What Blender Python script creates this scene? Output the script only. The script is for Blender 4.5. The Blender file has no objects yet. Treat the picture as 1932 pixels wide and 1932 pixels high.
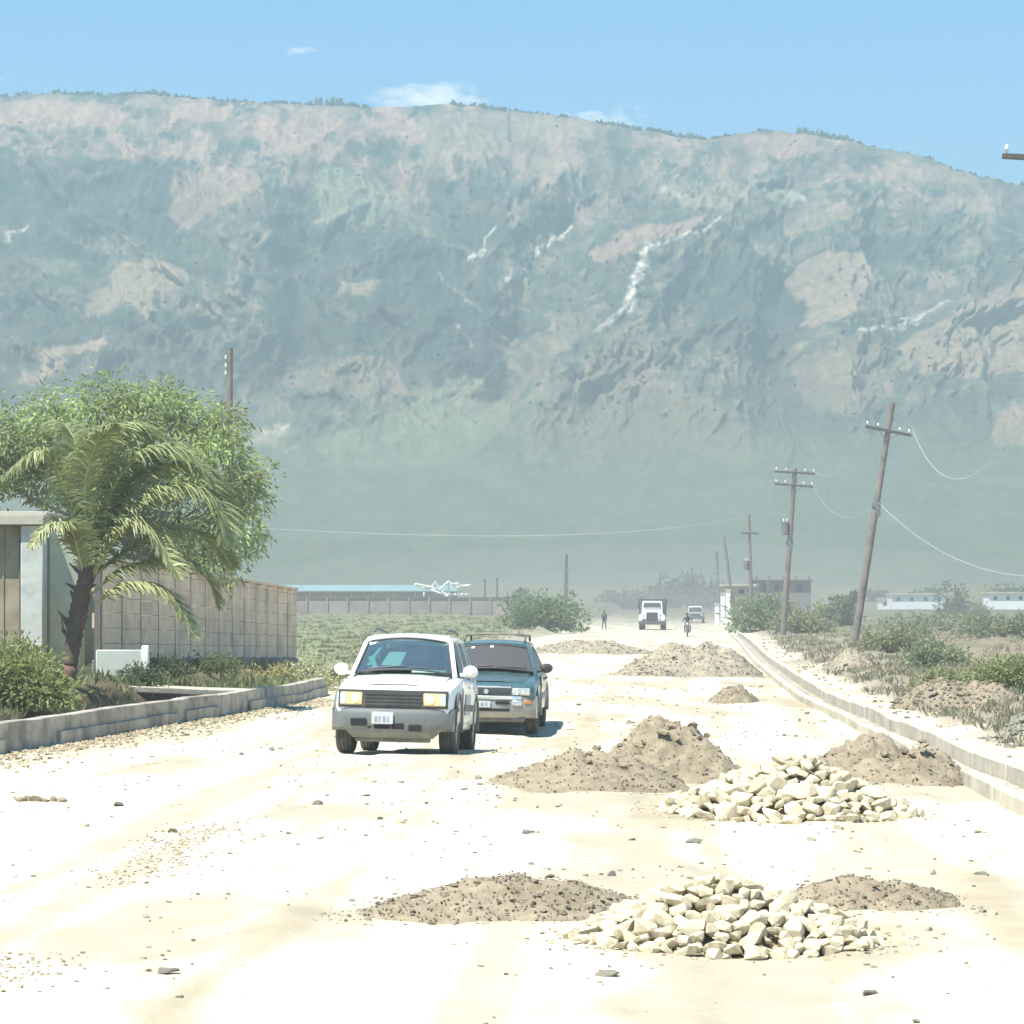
import bpy, bmesh, math, random
import numpy as np
from mathutils import Vector, Matrix

R = math.radians
SC = bpy.context.scene
COL = SC.collection

# ------------------------------------------------------------------ camera
FPX, CX, HZ, CAMH = 5000.0, 966.0, 1145.0, 2.05      # focal length and horizon in 1932-px picture units
cam_d = bpy.data.cameras.new('camera')
cam_d.sensor_width = 36.0
cam_d.lens = 36.0 * FPX / 1932.0
cam_d.shift_y = (HZ - 966.0) / 1932.0
cam_d.clip_start = 0.5
cam_d.clip_end = 60000.0
cam = bpy.data.objects.new('camera', cam_d)
COL.objects.link(cam)
cam.location = (0, 0, CAMH)
cam.rotation_euler = (R(90), 0, 0)
SC.camera = cam

# ------------------------------------------------------------------ sky, sun, exposure
SUN_EL, SUN_AZ = 63.0, -136.0        # azimuth measured from +Y (view direction) towards +X
sd = Vector((math.sin(R(SUN_AZ)) * math.cos(R(SUN_EL)), math.cos(R(SUN_AZ)) * math.cos(R(SUN_EL)), math.sin(R(SUN_EL))))
w = bpy.data.worlds.new('World'); SC.world = w; w.use_nodes = True
nt = w.node_tree; nt.nodes.clear()
def wn(t, **k):
    n = nt.nodes.new(t)
    for a, b in k.items(): setattr(n, a, b)
    return n
sky = wn('ShaderNodeTexSky', sky_type='NISHITA', sun_disc=False)
sky.sun_elevation = R(SUN_EL); sky.sun_rotation = R(SUN_AZ)
sky.altitude = 100; sky.air_density = 1.0; sky.dust_density = 0.0; sky.ozone_density = 2.0
bg = wn('ShaderNodeBackground'); bg.inputs['Strength'].default_value = 0.10
out = wn('ShaderNodeOutputWorld')
tc = wn('ShaderNodeTexCoord')
# thin cumulus sitting behind the ridge: noise on the view direction, gathered round a few centres
nz = wn('ShaderNodeTexNoise'); nz.inputs['Scale'].default_value = 95; nz.inputs['Detail'].default_value = 7; nz.inputs['Roughness'].default_value = 0.62
mp = wn('ShaderNodeMapping'); mp.inputs['Scale'].default_value = (1, 1, 2.2)
nt.links.new(tc.outputs['Generated'], mp.inputs['Vector']); nt.links.new(mp.outputs['Vector'], nz.inputs['Vector'])
nz2 = wn('ShaderNodeTexNoise'); nz2.inputs['Scale'].default_value = 3.2; nz2.inputs['Detail'].default_value = 3
nt.links.new(tc.outputs['Generated'], nz2.inputs['Vector'])
def mathn(op, a, b=None, c=None, clamp=False):
    n = wn('ShaderNodeMath', operation=op); n.use_clamp = clamp
    for i, v in enumerate((a, b, c)):
        if v is None: continue
        if isinstance(v, (int, float)): n.inputs[i].default_value = v
        else: nt.links.new(v, n.inputs[i])
    return n.outputs[0]
acc = None
for (px, py, wx, wy, amp) in ((800, 188, 170, 46, 1.3), (545, 95, 120, 20, .55), (1140, 226, 150, 40, .85), (-15, 152, 50, 32, .8), (-420, 120, 240, 50, .9), (2500, 190, 260, 60, .9)):
    d = Vector(((px - CX) / FPX, 1, (HZ - py) / FPX)).normalized()
    s = wn('ShaderNodeVectorMath', operation='SUBTRACT'); nt.links.new(tc.outputs['Generated'], s.inputs[0]); s.inputs[1].default_value = d
    m = wn('ShaderNodeVectorMath', operation='MULTIPLY'); nt.links.new(s.outputs[0], m.inputs[0]); m.inputs[1].default_value = (FPX / wx, 4, FPX / wy)
    l = wn('ShaderNodeVectorMath', operation='LENGTH'); nt.links.new(m.outputs[0], l.inputs[0])
    g = mathn('SUBTRACT', 1.0, l.outputs['Value'], clamp=True)
    g = mathn('MULTIPLY', g, amp)
    acc = g if acc is None else mathn('MAXIMUM', acc, g)
c1 = mathn('SUBTRACT', mathn('MULTIPLY_ADD', acc, .40, nz.outputs['Fac']), .66)
c1 = mathn('MULTIPLY', mathn('MULTIPLY', c1, 3.2, clamp=True), mathn('MULTIPLY', acc, 2.2, clamp=True))
cm = wn('ShaderNodeMixRGB'); nt.links.new(c1, cm.inputs['Fac'])
hs_ = wn('ShaderNodeHueSaturation'); hs_.inputs['Saturation'].default_value = 1.38; nt.links.new(sky.outputs[0], hs_.inputs['Color']); nt.links.new(hs_.outputs[0], cm.inputs['Color1']); cm.inputs['Color2'].default_value = (6.5, 7.0, 7.3, 1)
nt.links.new(cm.outputs[0], bg.inputs['Color']); nt.links.new(bg.outputs[0], out.inputs[0])

sun_d = bpy.data.lights.new('sun', 'SUN'); sun_d.energy = 4.2; sun_d.angle = R(0.5); sun_d.color = (1.0, 0.955, 0.87)
sun = bpy.data.objects.new('sun', sun_d); COL.objects.link(sun)
sun.rotation_euler = (-sd).to_track_quat('-Z', 'Y').to_euler(); sun.location = (-40, 20, 80)

SC.view_settings.view_transform = 'Standard'; SC.view_settings.look = 'None'
SC.view_settings.exposure = 1.25; SC.view_settings.gamma = 1.0; SC.view_settings.use_curve_mapping = False
SC.render.engine = 'CYCLES'
cy = SC.cycles
cy.use_denoising = True; cy.max_bounces = 6; cy.diffuse_bounces = 3; cy.glossy_bounces = 3; cy.transmission_bounces = 4
cy.transparent_max_bounces = 12; cy.volume_bounces = 0; cy.caustics_reflective = False; cy.caustics_refractive = False
cy.use_adaptive_sampling = True; cy.adaptive_threshold = 0.02

# ------------------------------------------------------------------ helpers
rng = np.random.default_rng(7)
random.seed(7)
_perm = np.random.default_rng(3).permutation(512).astype(np.int64)
def _hash(ix, iy): return _perm[(_perm[ix & 511] + iy) & 511]
def vnoise(x, y):                                            # gradient noise, about -0.7..0.7
    x = np.asarray(x, float); y = np.asarray(y, float)
    ix = np.floor(x).astype(np.int64); iy = np.floor(y).astype(np.int64); fx = x - ix; fy = y - iy
    u = fx * fx * fx * (fx * (fx * 6 - 15) + 10); v = fy * fy * fy * (fy * (fy * 6 - 15) + 10)
    def g(i, j, dx, dy):
        a = _hash(i, j) * (2 * math.pi / 512.0); return np.cos(a) * dx + np.sin(a) * dy
    n00 = g(ix, iy, fx, fy); n10 = g(ix + 1, iy, fx - 1, fy); n01 = g(ix, iy + 1, fx, fy - 1); n11 = g(ix + 1, iy + 1, fx - 1, fy - 1)
    return (n00 * (1 - u) + n10 * u) * (1 - v) + (n01 * (1 - u) + n11 * u) * v
def fbm(x, y, o=4, gain=.5, lac=2.03):
    s = 0; a = 1.0
    for k in range(o):
        s = s + a * vnoise(np.asarray(x) + 17.3 * k, np.asarray(y) - 9.1 * k); x = np.asarray(x) * lac; y = np.asarray(y) * lac; a *= gain
    return s
def ridged(x, y, o=4):
    s = 0; a = 1.0; w_ = 0
    for k in range(o):
        s = s + a * (1 - 2.2 * np.abs(vnoise(np.asarray(x) + 31.7 * k, np.asarray(y) + 5.3 * k))); w_ += a; x = np.asarray(x) * 2.1; y = np.asarray(y) * 2.1; a *= .5
    return s / w_
def sstep(a, b, x):
    t = np.clip((np.asarray(x, float) - a) / (b - a), 0, 1); return t * t * (3 - 2 * t)

# road centre lines (X as a function of Y)
KR_Y = [-60, 15, 28, 33.4, 51.7, 61.7, 100, 146, 300, 600]; KR_X = [2.6, 5.0, 5.45, 5.65, 6.3, 6.7, 9.2, 12.6, 23.5, 45]       # right drain, road side
KL_Y = [-60, 15, 35, 52, 59, 90, 146, 300, 600]; KL_X = [-9, -8.6, -6.8, -4.75, -4.3, -2.4, .4, 9.5, 31]     # left kerb
def kr(y): return np.interp(y, KR_Y, KR_X)
def kl(y): return np.interp(y, KL_Y, KL_X)

def far_rise(y):
    t = np.clip(np.asarray(y, float) - 235, 0, None); return np.where(t < 60, .0105 * t * t / 120, .0105 * (t - 30))
def gz(x, y):
    """height of the ground sheet"""
    x = np.asarray(x, float); y = np.asarray(y, float)
    a = kl(y); b = kr(y); mid = (a + b) / 2
    near = 1 - sstep(90, 160, y)
    z = -0.018 * np.clip(x - mid, -7, 7) * near
    z = z + far_rise(y)
    z = z + .035 * fbm(x / 1.9, y / 3.1, 3) * (1 - sstep(120, 200, y)) + .02 * vnoise(x / .55, y / .8) * (1 - sstep(30, 60, y)) - .03 * sstep(.1, .4, np.sin((x - mid) * 2.4 + .8 * fbm(x / 6, y / 30, 2)) * .5 + fbm(x / .9, y / 14, 2)) * (1 - sstep(60, 110, y))
    lane = sstep(1.0, 2.4, x - a) * (1 - sstep(1.2, 2.8, x))
    z = z + np.interp(y, [33, 36.2, 38.5, 41.2, 42.8, 44.6, 52], [0, .012, -.06, -.165, -.15, -.10, 0]) * lane
    # right of the drain: lumpy bank, then field
    r = x - (b + .85)
    z = z + sstep(0, 2.5, r) * (.22 + .32 * fbm(x / 2.4, y / 4.2, 4)) * (1 - .6 * sstep(8, 20, r)) + sstep(10, 60, r) * .35 * fbm(x / 14, y / 19, 3)
    # left of the kerb
    l = a - x
    z = z + sstep(.2, 2.0, l) * (np.clip(y - 82, 0, 225) * .0045 + .25 * fbm(x / 3.3, y / 5.1, 3) * sstep(60, 80, y))
    z = z + .42 * sstep(2.6, 3.4, l) * sstep(43, 50, y) * (1 - sstep(64, 84, y))
    # the drainage pit behind the left kerb
    pit = sstep(.30, .42, l) * (1 - sstep(2.5, 3.1, l)) * sstep(40.5, 43, y) * (1 - sstep(54.3, 55.0, y - .37 * (x + 5.4)))
    z = z - .75 * pit
    return z
def gz1(x, y): return float(gz(np.array([x]), np.array([y]))[0])
def at(px, py, d):                                           # pixel + distance -> point
    return Vector(((px - CX) / FPX * d, d, CAMH - (py - HZ) / FPX * d))
def on(px, py):                                              # pixel -> point on the ground
    d = 60.0
    for _ in range(30):
        z = gz1((px - CX) / FPX * d, d); d2 = (CAMH - z) * FPX / max(py - HZ, 1.0); d = .5 * d + .5 * min(d2, 900)
    x = (px - CX) / FPX * d
    return Vector((x, d, gz1(x, d)))

def link(name, me, m=None, parent=None):
    o = bpy.data.objects.new(name, me); COL.objects.link(o)
    if m is not None and me is not None and len(me.materials) == 0: me.materials.append(m)
    if parent is not None: o.parent = parent
    return o
def tag(o, label=None, cat=None, group=None, kind=None):
    if label: o['label'] = label
    if cat: o['category'] = cat
    if group: o['group'] = group
    if kind: o['kind'] = kind
    return o
def thing(name, label, cat, loc=(0, 0, 0), rz=0, group=None):
    o = bpy.data.objects.new(name, None); COL.objects.link(o); o.empty_display_size = .2
    o.location = loc; o.rotation_euler = (0, 0, rz)
    return tag(o, label, cat, group)
def np_mesh(name, verts, faces, smooth=False, col=None, mats=None, midx=None):
    """verts (n,3) array; faces (m,3) or (m,4) array or list of lists"""
    me = bpy.data.meshes.new(name)
    verts = np.asarray(verts, np.float32)
    if isinstance(faces, np.ndarray):
        k = faces.shape[1]; m = len(faces)
        me.vertices.add(len(verts)); me.vertices.foreach_set('co', verts.ravel())
        me.loops.add(m * k); me.loops.foreach_set('vertex_index', faces.astype(np.int32).ravel())
        me.polygons.add(m); me.polygons.foreach_set('loop_start', np.arange(0, m * k, k, dtype=np.int32))
        me.polygons.foreach_set('loop_total', np.full(m, k, np.int32))
        me.update(calc_edges=True)
    else:
        me.from_pydata([tuple(map(float, v)) for v in verts], [], faces)
    me.polygons.foreach_set('use_smooth', np.full(len(me.polygons), bool(smooth)))
    if col is not None:
        ca = me.color_attributes.new('Col', 'FLOAT_COLOR', 'POINT')
        c4 = np.ones((len(verts), 4), np.float32); c4[:, :3] = col; ca.data.foreach_set('color', c4.ravel())
    for m_ in (mats or []): me.materials.append(m_)
    if midx is not None: me.polygons.foreach_set('material_index', np.asarray(midx, np.int32))
    me.validate(); me.update()
    return me

class MB:
    """collects boxes, bars, tubes, quads into one mesh"""
    def __init__(s): s.v = []; s.f = []
    def add(s, vs, fs):
        o = len(s.v); s.v += [tuple(v) for v in vs]; s.f += [[i + o for i in f] for f in fs]; return s
    def box(s, c, d, rot=None, taper=1.0):
        x, y, z = d[0] / 2, d[1] / 2, d[2] / 2
        vs = [Vector((sx * x * (taper if sz > 0 else 1), sy * y * (taper if sz > 0 else 1), sz * z)) for sz in (-1, 1) for sx, sy in ((-1, -1), (1, -1), (1, 1), (-1, 1))]
        if rot is not None: vs = [rot @ v for v in vs]
        c = Vector(c)
        return s.add([v + c for v in vs], [[3, 2, 1, 0], [4, 5, 6, 7], [0, 1, 5, 4], [1, 2, 6, 5], [2, 3, 7, 6], [3, 0, 4, 7]])
    def tube(s, pts, rad, n=8, cap=True):
        pts = [Vector(p) for p in pts]
        rad = rad if hasattr(rad, '__len__') else [rad] * len(pts)
        rings = []; up = Vector((0, 0, 1))
        for i, p in enumerate(pts):
            t = (pts[min(i + 1, len(pts) - 1)] - pts[max(i - 1, 0)])
            t = t.normalized() if t.length > 1e-9 else Vector((0, 0, 1))
            a = t.cross(up)
            if a.length < .05: a = t.cross(Vector((0, 1, 0)))
            a.normalize(); b = a.cross(t).normalized()
            rings.append([p + (a * math.cos(2 * math.pi * k / n) + b * math.sin(2 * math.pi * k / n)) * rad[i] for k in range(n)])
        vs = [v for r in rings for v in r]; fs = []
        for i in range(len(pts) - 1):
            for k in range(n):
                fs.append([i * n + k, i * n + (k + 1) % n, (i + 1) * n + (k + 1) % n, (i + 1) * n + k])
        if cap: fs.append(list(range(n))[::-1]); fs.append([(len(pts) - 1) * n + k for k in range(n)])
        return s.add(vs, fs)
    def poly(s, vs, th=None, nrm=None):
        vs = [Vector(v) for v in vs]
        if th is None: return s.add(vs, [list(range(len(vs)))])
        n = len(vs); d = Vector(nrm).normalized() * th
        return s.add(vs + [v + d for v in vs], [list(range(n)), [n + i for i in range(n)][::-1]] + [[i, n + i, n + (i + 1) % n, (i + 1) % n] for i in range(n)])
    def lathe(s, prof, n=20, axis='Z', c=(0, 0, 0)):
        vs = []; fs = []; c = Vector(c)
        for r, h in prof:
            for k in range(n):
                a = 2 * math.pi * k / n
                p = {'Z': (r * math.cos(a), r * math.sin(a), h), 'X': (h, r * math.cos(a), r * math.sin(a)), 'Y': (r * math.sin(a), h, r * math.cos(a))}[axis]
                vs.append(Vector(p) + c)
        m = len(prof)
        for i in range(m - 1):
            for k in range(n): fs.append([i * n + k, i * n + (k + 1) % n, (i + 1) * n + (k + 1) % n, (i + 1) * n + k])
        return s.add(vs, fs)
    def mesh(s, name, smooth=False, bevel=0, seg=2, autosmooth=None):
        me = bpy.data.meshes.new(name); me.from_pydata(s.v, [], s.f)
        bm = bmesh.new(); bm.from_mesh(me)
        bmesh.ops.recalc_face_normals(bm, faces=bm.faces)
        if bevel:
            es = [e for e in bm.edges if len(e.link_faces) == 2 and e.calc_face_angle(0) > .5]
            bmesh.ops.bevel(bm, geom=es, offset=bevel, segments=seg, profile=.6, affect='EDGES', clamp_overlap=True)
        bm.to_mesh(me); bm.free()
        if smooth or bevel:
            me.polygons.foreach_set('use_smooth', np.ones(len(me.polygons), bool))
            if bevel or autosmooth: me.set_sharp_from_angle(angle=autosmooth or R(40))
        return me
    def build(s, name, m=None, parent=None, **k): return link(name, s.mesh(name, **k), m, parent)

# ------------------------------------------------------------------ materials
MATS = {}
def mat(name, col=(.5, .5, .5), rough=.7, metal=0, var=0, vscale=6, bump=0, bscale=40, col2=None, c2scale=3, c2lo=.45, c2hi=.62, attr=False, coat=0, spec=.5, trans=0, transl=0, dust=None):
    m = bpy.data.materials.new(name); m.use_nodes = True
    n = m.node_tree; b = n.nodes['Principled BSDF']; L = n.links.new
    b.inputs['Roughness'].default_value = rough; b.inputs['Metallic'].default_value = metal
    b.inputs['Coat Weight'].default_value = coat; b.inputs['Specular IOR Level'].default_value = spec
    N = n.nodes.new
    tcx = N('ShaderNodeTexCoord'); vec = tcx.outputs['Object']
    if attr:
        a = N('ShaderNodeVertexColor'); a.layer_name = 'Col'; c = a.outputs['Color']
    else:
        rgb = N('ShaderNodeRGB'); rgb.outputs[0].default_value = (*col, 1); c = rgb.outputs[0]
    if col2 is not None:
        t = N('ShaderNodeTexNoise'); t.inputs['Scale'].default_value = c2scale; t.inputs['Detail'].default_value = 8; t.inputs['Roughness'].default_value = .65; L(vec, t.inputs['Vector'])
        mr = N('ShaderNodeMapRange'); mr.inputs[1].default_value = c2lo; mr.inputs[2].default_value = c2hi; L(t.outputs['Fac'], mr.inputs[0])
        mx = N('ShaderNodeMixRGB'); L(mr.outputs[0], mx.inputs[0]); L(c, mx.inputs[1]); mx.inputs[2].default_value = (*col2, 1); c = mx.outputs[0]
    if dust is not None:                                      # road dust: (colour, height below which it settles, amount)
        sp = N('ShaderNodeSeparateXYZ'); L(vec, sp.inputs[0])
        mr = N('ShaderNodeMapRange'); mr.inputs[1].default_value = dust[1] * .25; mr.inputs[2].default_value = dust[1]; mr.inputs[3].default_value = dust[2]; mr.inputs[4].default_value = dust[2] * .12; L(sp.outputs[2], mr.inputs[0])
        t = N('ShaderNodeTexNoise'); t.inputs['Scale'].default_value = 7; t.inputs['Detail'].default_value = 7; L(vec, t.inputs['Vector'])
        mm = N('ShaderNodeMath'); mm.operation = 'MULTIPLY'; L(mr.outputs[0], mm.inputs[0])
        m2 = N('ShaderNodeMapRange'); m2.inputs[1].default_value = .35; m2.inputs[2].default_value = .65; m2.inputs[3].default_value = .45; m2.inputs[4].default_value = 1.2; L(t.outputs['Fac'], m2.inputs[0]); L(m2.outputs[0], mm.inputs[1])
        mm.use_clamp = True
        mx = N('ShaderNodeMixRGB'); L(mm.outputs[0], mx.inputs[0]); L(c, mx.inputs[1]); mx.inputs[2].default_value = (*dust[0], 1); c = mx.outputs[0]
        rr = N('ShaderNodeMapRange'); rr.inputs[3].default_value = rough; rr.inputs[4].default_value = .9; L(mm.outputs[0], rr.inputs[0]); L(rr.outputs[0], b.inputs['Roughness'])
    if var:
        t = N('ShaderNodeTexNoise'); t.inputs['Scale'].default_value = vscale; t.inputs['Detail'].default_value = 9; t.inputs['Roughness'].default_value = .7; L(vec, t.inputs['Vector'])
        mr = N('ShaderNodeMapRange'); mr.inputs[1].default_value = .3; mr.inputs[2].default_value = .7; mr.inputs[3].default_value = 1 - var; mr.inputs[4].default_value = 1 + var; L(t.outputs['Fac'], mr.inputs[0])
        hs = N('ShaderNodeHueSaturation'); L(mr.outputs[0], hs.inputs['Value']); L(c, hs.inputs['Color']); c = hs.outputs[0]
    L(c, b.inputs['Base Color'])
    if bump:
        t = N('ShaderNodeTexNoise'); t.inputs['Scale'].default_value = bscale; t.inputs['Detail'].default_value = 6; L(vec, t.inputs['Vector'])
        bp = N('ShaderNodeBump'); bp.inputs['Strength'].default_value = bump; bp.inputs['Distance'].default_value = .02; L(t.outputs['Fac'], bp.inputs['Height']); L(bp.outputs[0], b.inputs['Normal'])
    if trans: b.inputs['Transmission Weight'].default_value = trans
    if transl:
        tr = N('ShaderNodeBsdfTranslucent'); L(c, tr.inputs['Color'])
        ms = N('ShaderNodeMixShader'); ms.inputs[0].default_value = transl
        o = n.nodes['Material Output']; L(b.outputs[0], ms.inputs[1]); L(tr.outputs[0], ms.inputs[2]); L(ms.outputs[0], o.inputs['Surface'])
    MATS[name] = m
    return m
def glass(name, tint, gloss=.08, rough=.02, dirt=.06):
    m = bpy.data.materials.new(name); m.use_nodes = True; n = m.node_tree; n.nodes.clear(); N = n.nodes.new; L = n.links.new
    t = N('ShaderNodeBsdfTransparent'); t.inputs[0].default_value = (*tint, 1)
    g = N('ShaderNodeBsdfGlossy'); g.inputs['Roughness'].default_value = rough; g.inputs[0].default_value = (.9, .95, 1, 1)
    lw = N('ShaderNodeLayerWeight'); lw.inputs[0].default_value = .25
    mr = N('ShaderNodeMapRange'); mr.inputs[3].default_value = gloss; mr.inputs[4].default_value = .75; L(lw.outputs['Fresnel'], mr.inputs[0])
    mx = N('ShaderNodeMixShader'); L(mr.outputs[0], mx.inputs[0]); L(t.outputs[0], mx.inputs[1]); L(g.outputs[0], mx.inputs[2])
    df = N('ShaderNodeBsdfDiffuse'); df.inputs[0].default_value = (.45, .43, .37, 1); md = N('ShaderNodeMixShader'); md.inputs[0].default_value = dirt; L(mx.outputs[0], md.inputs[1]); L(df.outputs[0], md.inputs[2])
    o = N('ShaderNodeOutputMaterial'); L(md.outputs[0], o.inputs[0]); MATS[name] = m
    return m
# ------------------------------------------------------------------ mountain
RX = [-900, -400, 0, 100, 200, 280, 400, 500, 600, 690, 760, 850, 900, 1000, 1100, 1130, 1200, 1260, 1330, 1400, 1450, 1520, 1600, 1650, 1700, 1750, 1800, 1850, 1932, 2200, 2900]
RY = [230, 205, 181, 176, 180, 177, 188, 194, 197, 202, 201, 196, 202, 212, 224, 232, 243, 254, 264, 250, 245, 252, 265, 277, 287, 297, 320, 333, 350, 395, 480]
PV = [1112, 1090, 1040, 960, 890, 800, 680, 560, 430, 330, 250, 180]           # nominal picture row
PD = [1900, 2250, 2700, 3250, 3600, 3950, 4400, 4850, 5400, 5900, 6300, 6600]  # and how far the slope is there
NU, NV = 1100, 380
us = np.linspace(-420, 2350, NU)
ridge = np.interp(us, RX, RY) + 3.2 * fbm(us / 42, us * 0 + 3, 4)
t = np.linspace(0, 1, NV)
U = np.repeat(us[None, :], NV, 0)
T = np.repeat(t[:, None], NU, 1)
V = 1112 + (ridge[None, :] - 1112) * T                        # row of each vertex
Vn = 1112 + (180 - 1112) * T                                  # row on the nominal profile
D = np.interp(-Vn, [-v for v in PV], PD)
wu = U + 26 * fbm(U / 210, V / 170, 3); wv = V + 22 * fbm(U / 190 + 50, V / 150, 3)
def seg_dist(pts, x, y):
    best = np.full(x.shape, 1e9); 
    for (x0, y0), (x1, y1) in zip(pts[:-1], pts[1:]):
        dx, dy = x1 - x0, y1 - y0; k = np.clip(((x - x0) * dx + (y - y0) * dy) / (dx * dx + dy * dy), 0, 1)
        best = np.minimum(best, np.hypot(x - x0 - k * dx, y - y0 - k * dy))
    return best
steep = np.clip((925 - V) / 230, 0, 1); steep = steep * steep * (3 - 2 * steep)
crest = np.clip((V - ridge[None, :]) / 130, 0.06, 1)
ris = np.maximum(ridged((wu * .78 + wv * .62) / 165, (wv * .78 - wu * .62) / 340, 5), ridged((wu * .80 - wv * .60) / 180 + 7, (wv * .80 + wu * .60) / 360 + 3, 5)) - .60
disp = -225 * ris
r2 = np.maximum(ridged((wu * .75 + wv * .66) / 62, (wv * .75 - wu * .66) / 110 + 9, 4), ridged((wu * .78 - wv * .62) / 66 + 5, (wv * .78 + wu * .62) / 115 + 2, 4))
disp += -75 * (r2 - .62)
disp += -22 * fbm(wu / 22, wv / 34, 4)
SPURS = [([(1345, 425), (1215, 478), (1185, 600), (1060, 720), (955, 850)], 75, 190), ([(1185, 600), (1290, 740), (1470, 870)], 80, 150),
         ([(1932, 480), (1770, 600), (1640, 700), (1560, 800)], 70, 140), ([(640, 300), (480, 430), (300, 560), (110, 690), (20, 800)], 80, 150),
         ([(800, 290), (800, 420), (700, 560), (640, 680), (520, 800)], 75, 130), ([(1600, 380), (1580, 560), (1650, 640)], 50, 90)]
GULL = [([(720, 290), (850, 470), (930, 640), (950, 730)], 55, 150), ([(1100, 380), (1010, 480), (960, 620), (950, 730)], 42, 120), ([(1500, 500), (1480, 640), (1520, 760), (1560, 880)], 60, 130),
        ([(560, 380), (545, 500), (560, 640), (470, 760)], 50, 120), ([(1700, 600), (1660, 760), (1700, 880)], 50, 90), ([(60, 380), (200, 480), (160, 620), (60, 760)], 60, 100)]
for pts, wd, am in SPURS:
    dd = seg_dist(pts, wu, wv); disp += -1.15 * am * np.exp(-(dd / wd) ** 2) + am * .5 * np.exp(-(dd / (wd * 2.2)) ** 2)
for pts, wd, am in GULL:
    dd = seg_dist(pts, wu, wv); disp += 1.5 * am * np.exp(-(dd / wd) ** 2)
disp = disp * steep * crest + 14 * fbm(wu / 60, wv / 30, 4) * (1 - steep)
Z = CAMH - (V - HZ) / FPX * D
X = (U - CX) / FPX * D
Y = D + disp
# albedo of the slopes: scrub, dry pasture, bare scars (vegetation cover, with fold shade and valley haze worked into the colour)
veg = np.array([.058, .082, .056]); vegd_shade = np.array([.030, .050, .040]); tan = np.array([.305, .228, .148]); pink = np.array([.385, .240, .168]); pale = np.array([.150, .165, .090]); scar = np.array([.62, .57, .47])
def mixc(c, k, d): return c * (1 - k[..., None]) + d * k[..., None]
eu = U + 13 * fbm(U / 46, V / 34, 4) + 5 * fbm(U / 11, V / 9, 3); ev = V + 12 * fbm(U / 40 + 8, V / 32, 4) + 4 * fbm(U / 10, V / 8 + 4, 3)
C = np.zeros(U.shape + (3,)) + veg
C = mixc(C, sstep(.0, .04, fbm(eu / 120, ev / 90, 6, .6)) * .6, vegd_shade)
C = mixc(C, sstep(.06, .085, fbm(eu / 90 + 4, ev / 48, 6, .6)) * .5, pale)
C = mixc(C, sstep(.14, .165, fbm(eu / 70 + 14, ev / 40 + 3, 6, .6)) * .6 * steep, tan * .8)
C = mixc(C, sstep(.16, .18, fbm(eu / 40 + 24, ev / 30 + 3, 5, .6)) * .5 * steep, vegd_shade)
C = mixc(C, sstep(.20, .22, fbm(eu / 34 + 54, ev / 26 + 3, 5, .6)) * .45 * steep, tan)
hi = sstep(470, 250, V)
C = mixc(C, np.clip(sstep(-.08, -.05, fbm(eu / 95 + 2, ev / 42 + 1, 6, .6) - .30 * (1 - hi)) * (.22 + .50 * hi), 0, 1), tan)
C = mixc(C, np.clip(sstep(.03, .06, fbm(eu / 110 + 7, ev / 44 + 3, 6, .6)) * hi * .7, 0, 1), pink)
C = mixc(C, sstep(.74, .56, r2) * steep * .50, vegd_shade)  # gullies darkened in colour to stand in for weak relief shade
C = mixc(C, sstep(.16, -.02, ris) * steep * .5, vegd_shade * .9)  # hollows between spurs darkened the same way, as painted shade
C = mixc(C, sstep(.86, .96, r2) * steep * .35, tan)  # tan crests complete the painted relief
def inpoly(poly, x, y):
    r = np.zeros(x.shape, bool); n = len(poly)
    for i in range(n):
        (x0, y0), (x1, y1) = poly[i], poly[(i + 1) % n]
        c = ((y0 > y) != (y1 > y)) & (x < (x1 - x0) * (y - y0) / (y1 - y0 + 1e-9) + x0); r ^= c
    return r
def paint(poly, colr, k):
    global C
    m = inpoly(poly, eu, ev).astype(float)
    m = (m + np.roll(m, 1, 0) + np.roll(m, -1, 0) + np.roll(m, 1, 1) + np.roll(m, -1, 1)) / 5
    C = mixc(C, m * k * (.8 + .35 * fbm(U / 26, V / 20, 3)).clip(0, 1.1), colr)
G_ = vegd_shade * .85
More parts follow.
